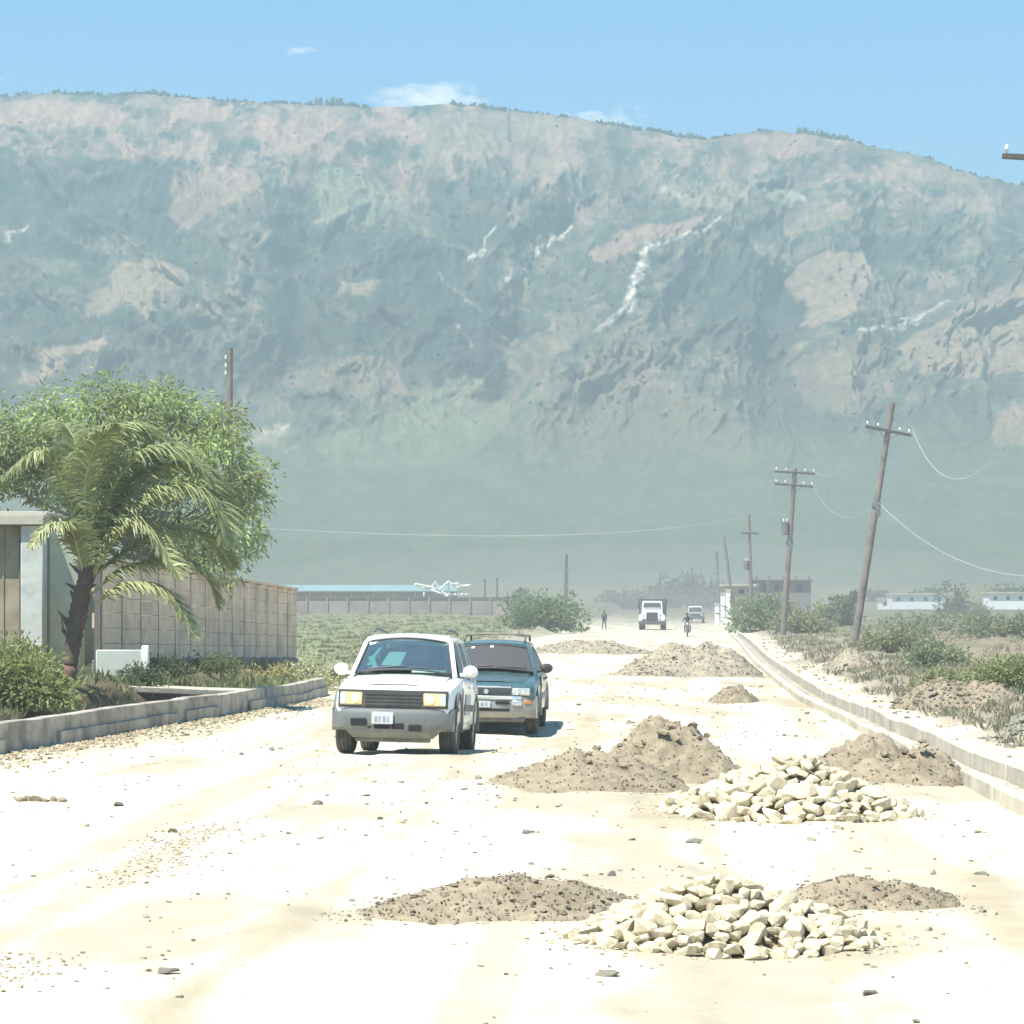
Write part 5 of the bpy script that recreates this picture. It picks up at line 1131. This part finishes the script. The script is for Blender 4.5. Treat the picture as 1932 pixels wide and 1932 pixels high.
shrub('dark bush on the right field in front of the white houses', 1800, 1142, 56, 62, 330, (.065, .095, .06), .5, 900, dp=2)
shrub('small tree by the right hand white house', 1848, 1142, 40, 30, 330, OL, .5, 400)
shrub('grey-green bush right of the leaning pole foot', 1680, 1256, 110, 52, 112, OL, .2, 1300, dp=1.0)
shrub('tall field bush right of the grey-green one', 1720, 1236, 90, 40, 125, GG, .2, 800, dp=1.0)
shrub('dark green bush in the middle of the right field', 1765, 1284, 110, 48, 84, (.12, .155, .085), .16, 1000, dp=.8)
shrub('spreading pale green bush near the right edge', 1890, 1352, 130, 62, 60, (.17, .19, .085), .13, 1800, dp=.8, yel=.3)
shrub('low weeds on the bank beside the drain', 1790, 1350, 120, 45, 58, (.19, .20, .10), .12, 1100, dp=.6, yel=.35)
shrub('weedy clump at the far right edge of the bank', 1925, 1330, 80, 50, 66, (.13, .16, .07), .14, 800, dp=.6)
shrub('wide green thicket across the far right field', 1900, 1195, 190, 44, 165, (.145, .17, .095), .3, 2000, dp=2.2)
shrub('low thicket across the middle of the far right field', 1770, 1178, 200, 34, 215, (.155, .18, .10), .36, 1700, dp=3)
shrub('dead grey bush between the two big poles', 1545, 1186, 60, 32, 190, (.16, .13, .11), .3, 400)
for lab, x, y, w_, h_, d in (('largest hazy tree above the far end of the road', 1300, 1152, 95, 74, 440), ('left hazy tree above the white truck', 1250, 1152, 70, 48, 450), ('hazy tree right of the biggest far road tree', 1352, 1150, 60, 50, 430), ('faint far bush left of the white truck', 1175, 1158, 90, 34, 420), ('far tree line bush over the left white house', 1750, 1126, 60, 26, 520), ('far trees behind the right white house', 1920, 1122, 110, 34, 560), ('far low trees between the grey house and the leaning pole', 1640, 1126, 90, 20, 560)):
    shrub(lab, x, y, w_, h_, d, (.075, .105, .07), .8, 800, 'far trees on the plain', 'tree', dp=4, cat='tree', trunk=.12, lobes_n=4)

# ---- grass and scrub covering the fields (nobody could count it)
def tufts(name, label, n, xs, ys, keep, cols, hgt, blades=9, spread=.5, wid=.03):
    X_ = []; 
    pts = np.stack([rng.uniform(*xs, n * 3), rng.uniform(0, 1, n * 3)], 1)
    y = ys[0] * (ys[1] / ys[0]) ** pts[:, 1]; x = pts[:, 0] * y / 100.0
    k = keep(x, y); x, y = x[k][:n], y[k][:n]
    if len(x) == 0: return
    z = gz(x, y); sc = hgt * (.6 + .9 * rng.random(len(x))) * (1 + y / 260)
    P = np.repeat(np.stack([x, y, z], 1), blades, 0); m = len(P); S = np.repeat(sc, blades)
    P[:, :2] += rng.normal(size=(m, 2)) * (S * .55)[:, None]
    D_ = rng.normal(size=(m, 3)) * spread; D_[:, 2] = 1; D_ /= np.linalg.norm(D_, axis=1, keepdims=True)
    ci = np.repeat(rng.integers(0, len(cols), len(x)), blades); c = np.asarray(cols)[ci] * rng.uniform(.7, 1.3, (m, 1))
    o = link(name, leaf_mesh(name, P, D_, S, S * wid * 8 * (.5 + rng.random(m)), c, .1), m_leaf); tag(o, label, name.replace('_', ' '), kind='stuff'); return o
inr = lambda x, y: (x > kr(y) + 2.6 + 1.2 * fbm(x / 2, y / 5, 2)) & (fbm(x / 5, y / 14, 3) > -.12)
tufts('field_grass', 'dry and green grass tufts over the right hand field', 5200, (3, 40), (45, 420), inr, [(.38, .335, .215), (.29, .30, .17), (.40, .325, .225), (.24, .27, .15), (.37, .28, .20)], .14, 8, .9)
inl = lambda x, y: (x < kl(y) - 1.2 + fbm(x / 2, y / 5, 2)) & (y > 84)
tufts('meadow_grass', 'olive green grass covering the bank in the left field', 4200, (-22, 6), (84, 300), inl, [(.21, .235, .125), (.235, .235, .14), (.19, .215, .11), (.26, .24, .15)], .11, 8, 1.0)
ine = lambda x, y: (x > kr(y) + 1.9) & (x < kr(y) + 7)
tufts('bank_weeds', 'thin dry weeds on the earth bank along the drain', 1100, (5, 25), (34, 170), ine, [(.30, .27, .175), (.23, .225, .13), (.32, .29, .20)], .14, 7)

iny = lambda x, y: (x < kl(y) - .5) & (x > kl(y) - 7)
tufts('yard_weeds', 'green and straw coloured weeds in the drain and yard on the left', 1500, (-22, -4), (41, 80), iny, [(.22, .24, .11), (.17, .21, .09), (.30, .28, .15), (.14, .17, .08)], .17, 9, .7)

# ---- tiny trees on the mountain
V_ = []; F_ = []; cs = []
ico = bmesh.new(); bmesh.ops.create_icosphere(ico, subdivisions=1, radius=1); iv = np.array([v.co for v in ico.verts]); jf = np.array([[v.index for v in f.verts] for f in ico.faces]); ico.free()
def far_tree(p, w_, h_):
    for k in range(2):
        c = p + np.array([rng.normal() * w_ * .4, rng.normal() * w_ * .3, h_ * (.18 + .30 * k)]); vv = iv * (1 + .35 * rng.normal(size=(len(iv), 1))) * np.array([w_ * (.6 - .15 * k), w_ * .6, h_ * (.46 - .1 * k)]) + c
        F_.append(jf + len(V_) * len(iv)); V_.append(vv); cs.append(np.repeat([[.05, .07, .05]], len(iv), 0) * rng.uniform(.7, 1.4))
for x0, x1, n, hh_ in ((95, 310, 34, 11), (330, 480, 14, 9), (500, 690, 24, 10), (600, 645, 5, 22), (840, 960, 20, 11), (960, 1130, 8, 7), (1125, 1330, 44, 11), (1340, 1440, 8, 7), (1505, 1610, 24, 13), (1610, 1900, 10, 7), (-300, 90, 20, 9), (1932, 2300, 20, 9)):
    for k in range(n * 2): x = rng.uniform(x0, x1); far_tree(mtn_at(x, 100) - np.array([0, 0, 2.0]), rng.uniform(4, 12), hh_ * rng.uniform(.4, 1.25) * 1.2)
for k in range(800):
    x = rng.uniform(-200, 2150); y = rng.uniform(230, 800)
    if fbm(np.array([x / 90]), np.array([y / 70]), 3)[0] > -.05: far_tree(mtn_at(x, y), rng.uniform(2.5, 6.5), rng.uniform(3, 7))
o = link('mountain_trees', np_mesh('mountain_trees', np.concatenate(V_), np.concatenate(F_), col=np.concatenate(cs), smooth=True), m_leaf)
tag(o, 'scattered far trees along the ridge and slopes of the mountain', 'trees', kind='stuff')
# ------------------------------------------------------------------ heaps, stones, gravel
m_grav = mat('brown_gravel', (.27, .222, .145), .95, var=.28, vscale=9, col2=(.21, .168, .105), c2scale=3, bump=1.0, bscale=16)
m_gravp = mat('pale_gravel', (.325, .285, .20), .95, var=.22, vscale=8, col2=(.25, .215, .145), c2scale=3, bump=.9, bscale=16)
m_peb = mat('pebbles', attr=True, rough=.95, spec=.1)
m_lime = mat('broken_limestone', (.58, .505, .345), .9, var=.16, vscale=4, col2=(.42, .325, .18), c2scale=2.6, c2lo=.5, c2hi=.72, bump=.5, bscale=18)  # tan blotches put shadow tone into the stone colour
m_core = mat('rubble_gap_shade', (.36, .28, .165), .95, var=.2, vscale=8, bump=.8, bscale=16)  # tan base paints the shade seen in gaps between stones
def hull(n, sx, sy, sz, seed):
    r = np.random.default_rng(seed); p = r.normal(size=(n, 3)); p /= np.linalg.norm(p, axis=1, keepdims=True); p *= r.uniform(.85, 1.0, (n, 1)) * np.array([sx, sy, sz])
    bm = bmesh.new(); vs = [bm.verts.new(q) for q in p]; res = bmesh.ops.convex_hull(bm, input=vs)
    bmesh.ops.delete(bm, geom=[v for v in bm.verts if not v.link_faces], context='VERTS'); bm.verts.index_update()
    V0 = np.array([v.co for v in bm.verts]); F0 = np.array([[v.index for v in f.verts] for f in bm.faces]); bm.free(); return V0, F0
PEB = [hull(9, 1, .8, .55, 100 + k) for k in range(6)]
def scatter(name, P, size, cols, m, label=None, parent=None, cat=None):
    """joined small stones: P (n,3)"""
    Vv = []; Ff = []; Cc = []; o = 0; n = len(P); size = np.broadcast_to(np.asarray(size, float), (n,))
    for i in range(n):
        v, f = PEB[i % 6]; a = rng.uniform(0, 6.28); ca, sa = math.cos(a), math.sin(a); q = v * size[i]
        q = np.stack([q[:, 0] * ca - q[:, 1] * sa, q[:, 0] * sa + q[:, 1] * ca, q[:, 2]], 1) + P[i]
        Vv.append(q); Ff.append(f + o); o += len(v); Cc.append(np.repeat(cols[i][None], len(v), 0))
    ob = link(name, np_mesh(name, np.concatenate(Vv), np.concatenate(Ff), col=np.concatenate(Cc)), m, parent)
    tag(ob, label, cat, kind='stuff'); return ob
def pcols(n, kinds):
    c = np.asarray(kinds)[rng.integers(0, len(kinds), n)]; return c * rng.uniform(.8, 1.2, (n, 1))
GCOL = [(.24, .205, .145), (.21, .178, .125), (.30, .265, .195), (.17, .145, .10), (.25, .21, .15)]
def heap(label, px, py, wpx, hgt, dep, m=None, peaks=((0, 0, 1),), peb=500, psz=(.008, .024), cols=GCOL, rough=.14, name='gravel_heap', cat='gravel heap', seed=0, clods=0):
    """heap standing at the ground seen at pixel (px, py = middle of its foot); wpx wide, hgt and dep in metres"""
    p = on(px, py); w_ = wpx * p.y / FPX / 2
    r = thing(name, label, cat, p, 0, 'construction heaps on the road')
    n = 72; g = np.linspace(-1.5, 1.5, n); U_, V2 = np.meshgrid(g, g)
    def hf(u, v):
        h = 0
        for (a, b, k, *rest) in peaks:
            wx = rest[0] if rest else .95
            q = np.hypot((u - a) / wx, v - b) ; ang = np.arctan2(v - b, u - a)
            q = q * (1 + .10 * np.sin(2 * ang + seed) + .07 * np.sin(5 * ang + 2 * seed))
            h = np.maximum(h, k * np.clip(1 - q, 0, 1) ** .82 * (1 - .12 * np.clip(1 - q * 3, 0, 1)))
        nz_ = fbm((u + seed) * 3.1, (v - seed) * 3.1, 4) 
        return h * (1 + rough * 2.2 * nz_) + np.clip(h * 8, 0, 1) * rough * .35 * fbm(u * 9 + seed, v * 9, 3)
    H = hf(U_, V2) * hgt
    zg = gz(p.x + U_ * w_, p.y + V2 * dep) - p.z
    Z_ = np.where(H > .012, zg + H - .01, zg - .06)
    idx = np.arange(n * n).reshape(n, n); F = np.stack([idx[:-1, :-1], idx[:-1, 1:], idx[1:, 1:], idx[1:, :-1]], -1).reshape(-1, 4)
    ok = (H.ravel()[F] > .004).any(1)
    link('mound', np_mesh('mound', np.stack([U_ * w_, V2 * dep, Z_], -1).reshape(-1, 3), F[ok], smooth=True), m or m_grav, r)
    u = rng.uniform(-1.3, 1.3, peb * 3); v = rng.uniform(-1.3, 1.3, peb * 3); hh_ = hf(u, v) * hgt; k = (hh_ > .01) | (rng.random(peb * 3) < .16); u, v, hh_ = u[k][:peb], v[k][:peb], hh_[k][:peb]
    z = gz(p.x + u * w_, p.y + v * dep) - p.z + np.maximum(hh_, 0); sz = rng.uniform(psz[0], psz[1], len(u)) * (1 + 1.5 * (rng.random(len(u)) < .06))
    scatter('pebbles', np.stack([u * w_, v * dep, z + sz * .1], 1), sz, pcols(len(u), cols), m_peb, parent=r)
    for c in range(clods):                                      # earth clods broken off near the crest
        a, b = rng.uniform(-.1, .5), rng.uniform(-.45, .1); h0 = float(hf(np.array([a]), np.array([b]))[0]) * hgt
        if h0 < .1: continue
        V0, F0 = hull(14, 1, .7, .55, 900 + c + seed * 13); s = rng.uniform(.05, .11)
        o = link('clod', np_mesh('clod', V0 * s, F0), m_grav, r); o.location = (a * w_, b * dep, h0 + s * .25); o.rotation_euler = (rng.uniform(-.4, .4), rng.uniform(-.4, .4), rng.uniform(0, 6))
    return r
heap('broad low brown gravel heap right of the teal car', 1112, 1482, 375, .46, .98, peaks=((-.1, 0, 1, .95), (.35, .1, .8, .7)), peb=800, seed=1, clods=4)
heap('peaked brown gravel heap with dark clods behind the stone pile', 1255, 1464, 320, .80, 1.0, peaks=((0, .1, 1, .95), (.45, -.1, .62, .6), (-.5, -.2, .4, .5)), peb=800, seed=2, clods=9, rough=.2)
heap('brown gravel heap between the stone pile and the right drain', 1675, 1468, 330, .60, 1.05, peaks=((-.2, .1, 1, .85), (.3, -.1, .75, .75), (-.55, .1, .7, .45)), peb=800, seed=3, clods=7, rough=.2)
heap('largest grey gravel heap far ahead in the middle of the road', 1308, 1274, 270, 1.15, 2.1, m=m_gravp, peaks=((-.15, 0, .95, .8), (.25, .05, 1, .7), (-.55, -.4, .35, .5)), peb=1500, psz=(.015, .045), seed=4)
heap('small brown gravel heap behind the right hand heaps', 1384, 1326, 95, .46, .7, peaks=((0, 0, 1, .9),), peb=500, seed=5)
heap('low sandy bank across the road behind the teal car', 1120, 1232, 230, .62, 2.6, m=m_gravp, peaks=((.0, 0, 1, .95), (-.55, .2, .8, .5)), peb=700, psz=(.03, .07), seed=6, name='sand_bank', cat='sand bank', cols=[(.33, .28, .18), (.28, .235, .15), (.38, .33, .23)])
heap('pale sand heap at the foot of the leaning pole', 1600, 1262, 100, .75, 1.2, m=m_gravp, peaks=((0, 0, 1, .9), (.5, .1, .6, .5)), peb=400, psz=(.02, .05), seed=8, name='sand_bank', cat='sand heap', cols=[(.32, .26, .18), (.28, .23, .16)])
heap('flat brown gravel heap in the foreground left of the near stone pile', 940, 1712, 520, .24, .62, peaks=((-.2, 0, 1, .8), (.35, 0, .95, .75), (.0, .1, 1, .8)), peb=1200, psz=(.006, .018), seed=9, rough=.16)
heap('flat brown gravel heap in the foreground right of the near stone pile', 1640, 1700, 330, .20, .55, peaks=((-.2, 0, 1, .85), (.35, 0, .8, .7)), peb=800, psz=(.006, .017), seed=10, rough=.16)
heap('pale rubble heap at the far right edge beyond the drain', 1945, 1400, 110, .55, .9, m=m_gravp, peaks=((0, 0, 1, .95),), peb=700, psz=(.02, .06), seed=12, name='rubble_heap', cat='rubble heap', cols=[(.28, .265, .21), (.23, .22, .175)])
heap('pale earth bank with weeds between the drain and the field', 1800, 1322, 230, .50, 1.8, m=m_grav, peaks=((-.3, 0, 1, .75), (.35, .1, .85, .7)), peb=700, psz=(.02, .07), seed=14, name='earth_bank', cat='earth bank', cols=[(.24, .205, .15), (.19, .165, .115)])

# ---- piles of broken white limestone: every visible stone is a part
def block(seed, sx, sy, sz):
    r = np.random.default_rng(seed); c = np.array([[a, b, d] for a in (-1, 1) for b in (-1, 1) for d in (-1, 1)], float)
    q = r.normal(size=(19, 3)); q /= np.linalg.norm(q, axis=1, keepdims=True); q = np.sign(q) * np.abs(q) ** .62; p = np.concatenate([q * r.uniform(.8, 1.05, (19, 1)), c * .42]) * np.array([sx, sy, sz])
    bm = bmesh.new(); vs = [bm.verts.new(q) for q in p]; bmesh.ops.convex_hull(bm, input=vs)
    bmesh.ops.delete(bm, geom=[v for v in bm.verts if not v.link_faces], context='VERTS'); bm.verts.index_update()
    V0 = np.array([v.co for v in bm.verts]); F0 = np.array([[v.index for v in f.verts] for f in bm.faces]); bm.free(); return V0, F0
STN = []
for k in range(12):
    V0, F0 = block(300 + k, 1, rng.uniform(.6, .9), rng.uniform(.42, .7)); STN.append(np_mesh('stone', V0, F0, mats=[m_lime]))
def stone_pile(label, px, py, wpx, hgt, dep, size, n, seed):
    p = on(px, py); w_ = wpx * p.y / FPX / 2; r = thing('stone_pile', label, 'stone pile', p, 0, 'piles of broken limestone')
    rg = np.random.default_rng(seed)
    def hf(u, v): q = np.hypot(u, v); return hgt * np.clip(1.04 - q, 0, 1) ** .8 * (1 + .22 * vnoise(np.array([u * 2.6 + seed]), np.array([v * 2.6]))[0])
    g = np.linspace(-1, 1, 26); U_, V2 = np.meshgrid(g, g); H = np.vectorize(hf)(U_, V2); Z_ = gz(p.x + U_ * w_, p.y + V2 * dep) - p.z + np.where(H > .02, H - size * .75, -.2)
    idx = np.arange(26 * 26).reshape(26, 26); F = np.stack([idx[:-1, :-1], idx[:-1, 1:], idx[1:, 1:], idx[1:, :-1]], -1).reshape(-1, 4)
    link('rubble_core', np_mesh('rubble_core', np.stack([U_ * w_ * .96, V2 * dep * .96, Z_], -1).reshape(-1, 3), F, smooth=True), m_core, r)
    m_ = 420; aa = rg.uniform(0, 6.283, m_); qq = rg.uniform(.55, 1.35, m_) ; cx_ = qq * np.cos(aa) * w_; cy_ = qq * np.sin(aa) * dep; hz2 = np.array([hf(q * math.cos(a), q * math.sin(a)) for q, a in zip(qq, aa)]); sz2 = rg.uniform(.010, .034, m_)
    scatter('chips', np.stack([cx_, cy_, gz(p.x + cx_, p.y + cy_) - p.z + np.maximum(hz2 - size * .3, 0) + sz2 * .2], 1), sz2, pcols(m_, [(.50, .44, .31), (.42, .34, .21), (.56, .50, .37)]), m_peb, parent=r)
    pts = []; tries = 0
    while len(pts) < n and tries < 40000:
        tries += 1; a = rg.uniform(0, 6.283); q = math.sqrt(rg.uniform(0, 1.12)); u, v = q * math.cos(a), q * math.sin(a)
        if v > .35 and rg.random() < .6: continue
        s = size * (rg.uniform(.55, 1.0) if rg.random() < .6 else rg.uniform(1.0, 1.28)) * (.8 if q > .95 else 1); z = hf(u, v); P = np.array([u * w_, v * dep, z])
        if any(np.linalg.norm(P - o[0]) < (s + o[1]) * .56 for o in pts): continue
        pts.append((P, s))
    for i, (P, s) in enumerate(pts):
        o = link('stone', STN[(i * 5 + seed) % 12], None, r)
        g_ = gz1(p.x + P[0], p.y + P[1]) - p.z
        o.location = (P[0], P[1], max(P[2] + g_, g_ + s * .25)); o.scale = (s, s, s); o.rotation_euler = (rg.uniform(-.5, .5), rg.uniform(-.5, .5), rg.uniform(0, 6.28))
    return r
stone_pile('larger heap of broken white limestone in front of the gravel heaps', 1485, 1540, 450, .58, 1.0, .125, 260, 1)
stone_pile('nearest heap of broken white limestone at the bottom of the view', 1365, 1778, 560, .40, .72, .092, 270, 2)

# ---- loose stones and gravel on the road
for i, (px, py, s, lab) in enumerate(((1310, 1590, .085, 'flat dark stone lying in front of the larger limestone heap'), (1148, 1842, .075, 'flat dark stone lying in front of the nearest limestone heap'), (1852, 1650, .06, 'small grey stone on the right of the road bed'), (905, 1480, .05, 'small stone beside the broad low gravel heap'), (690, 1502, .05, 'lone pebble on the pale road left of the gravel heaps'), (1375, 1690, .05, 'stone between the two limestone heaps'), (1640, 1875, .05, 'grey stone at the lower right of the road bed'))):
    q = on(px, py); V0, F0 = hull(13, 1.25, .8, .42, 700 + i); o = link('loose_stone', np_mesh('loose_stone', V0 * s, F0), mat('grey_stone_%d' % i, (.20 - .012 * i, .185 - .012 * i, .14 - .009 * i), .95, var=.2, vscale=30)); o.location = q + Vector((0, 0, s * .12)); tag(o, lab, 'stone', 'loose stones on the road')
cl0 = on(80, 1512)
dc = thing('earth_clod', 'crumbled brown earth clods on the left of the road', 'earth clods', cl0)
for k in range(7):
    V0, F0 = hull(14, 1, .7, .5, 800 + k); o = link('clod', np_mesh('clod', V0 * rng.uniform(.05, .11), F0), m_grav, dc); o.location = (-.22 + .075 * k + rng.normal() * .02, rng.normal() * .07, .02); o.rotation_euler = (0, 0, k)
n = 4200; y = 12.5 * (75 / 12.5) ** rng.random(n); x = rng.uniform(-1, 1, n); x = kl(y) + .5 + (kr(y) - .3 - kl(y) - .5) * (x * .5 + .5)
k = (fbm(x / 1.6, y / 2.5, 3) + .22 * rng.normal(size=n) + .10 * (x > -1)) > .16; x, y = x[k], y[k]
sz = rng.uniform(.010, .026, len(x)) * (1 + 1.3 * (rng.random(len(x)) < .07)) * (1 + y / 70)
scatter('road_gravel', np.stack([x, y, gz(x, y) + sz * .15], 1), sz, pcols(len(x), [(.34, .30, .21), (.42, .37, .25), (.22, .20, .15), (.30, .255, .17), (.19, .175, .14)]), m_peb, 'loose gravel strewn over the pale road bed', cat='gravel')
n = 2600; y = rng.uniform(30, 57, n); off = np.abs(rng.normal(size=n)) * .38 + .14; x = kl(y) + off
sz = rng.uniform(.02, .055, n); scatter('kerb_rubble', np.stack([x, y, gz(x, y) + sz * .2], 1), sz, pcols(n, [(.42, .36, .235), (.34, .285, .185), (.46, .41, .28), (.27, .22, .15)]), m_peb, 'strip of rubble and gravel along the foot of the left kerb', cat='rubble')
n = 900; y = np.where(rng.random(n) < .75, rng.uniform(19.6, 25, n), rng.uniform(14, 15.7, n)); x = -2.85 + rng.normal(size=n) * .22; sz = rng.uniform(.008, .024, n)
scatter('gravel_windrow', np.stack([x, y, gz(x, y) + sz * .2], 1), sz, pcols(n, [(.38, .32, .22), (.32, .265, .18), (.42, .37, .27)]), m_peb, 'thin strip of tan gravel on the left half of the road', cat='gravel')
n = 420; y = rng.uniform(26, 160, n); x = kr(y) + .85 + np.abs(rng.normal(size=n)) * 2.2; sz = rng.uniform(.02, .07, n) * (1 + y / 160)
scatter('bank_rubble', np.stack([x, y, gz(x, y) + sz * .2], 1), sz, pcols(n, [(.32, .285, .21), (.26, .225, .16), (.38, .345, .26), (.20, .175, .13)]), m_peb, 'pale rubble strewn over the bank beyond the right drain', cat='rubble')

# ---- dust hanging over the far road: nested soft shells; last, an added near veil lifting dark tones
dm = bpy.data.materials.new('road_dust'); dm.use_nodes = True; dn = dm.node_tree; dn.nodes.clear()
dv2 = dn.nodes.new('ShaderNodeVolumePrincipled'); dout = dn.nodes.new('ShaderNodeOutputMaterial'); dn.links.new(dv2.outputs[0], dout.inputs['Volume']); dv2.inputs['Color'].default_value = (.80, .80, .72, 1); dv2.inputs['Density'].default_value = .0012
dm2 = dm.copy(); dm2.name = 'added_milky_veil'; dm2.node_tree.nodes['Principled Volume'].inputs['Density'].default_value = .0012  # thin volume added to lift near blacks like windscreen glare
for nm, lab, cx_, cy_, rx, ry, rz_, mm in (('dust_cloud', 'densest dust hanging low over the far end of the road', 18, 330, 26, 90, 3.2, dm), ('dust_cloud', 'middle layer of pale dust over the far end of the road', 19, 340, 42, 100, 5.5, dm), ('dust_cloud', 'widest thin dust veil over the far end of the road', 20, 350, 70, 112, 9.0, dm), ('near_veil', 'thin milky veil added to lift the dark tones of the near road and verges', 4, 136, 70, 128, 15, dm2)):
    du = MB().lathe([(math.cos(a), math.sin(a)) for a in np.linspace(-math.pi / 2, math.pi / 2, 13)], 28, 'Z'); du.v = [(v[0] * rx + cx_, v[1] * ry + cy_, v[2] * rz_ + 1.2) for v in du.v]
    tag(du.build(nm, mm, smooth=True), lab, 'dust', kind='stuff')
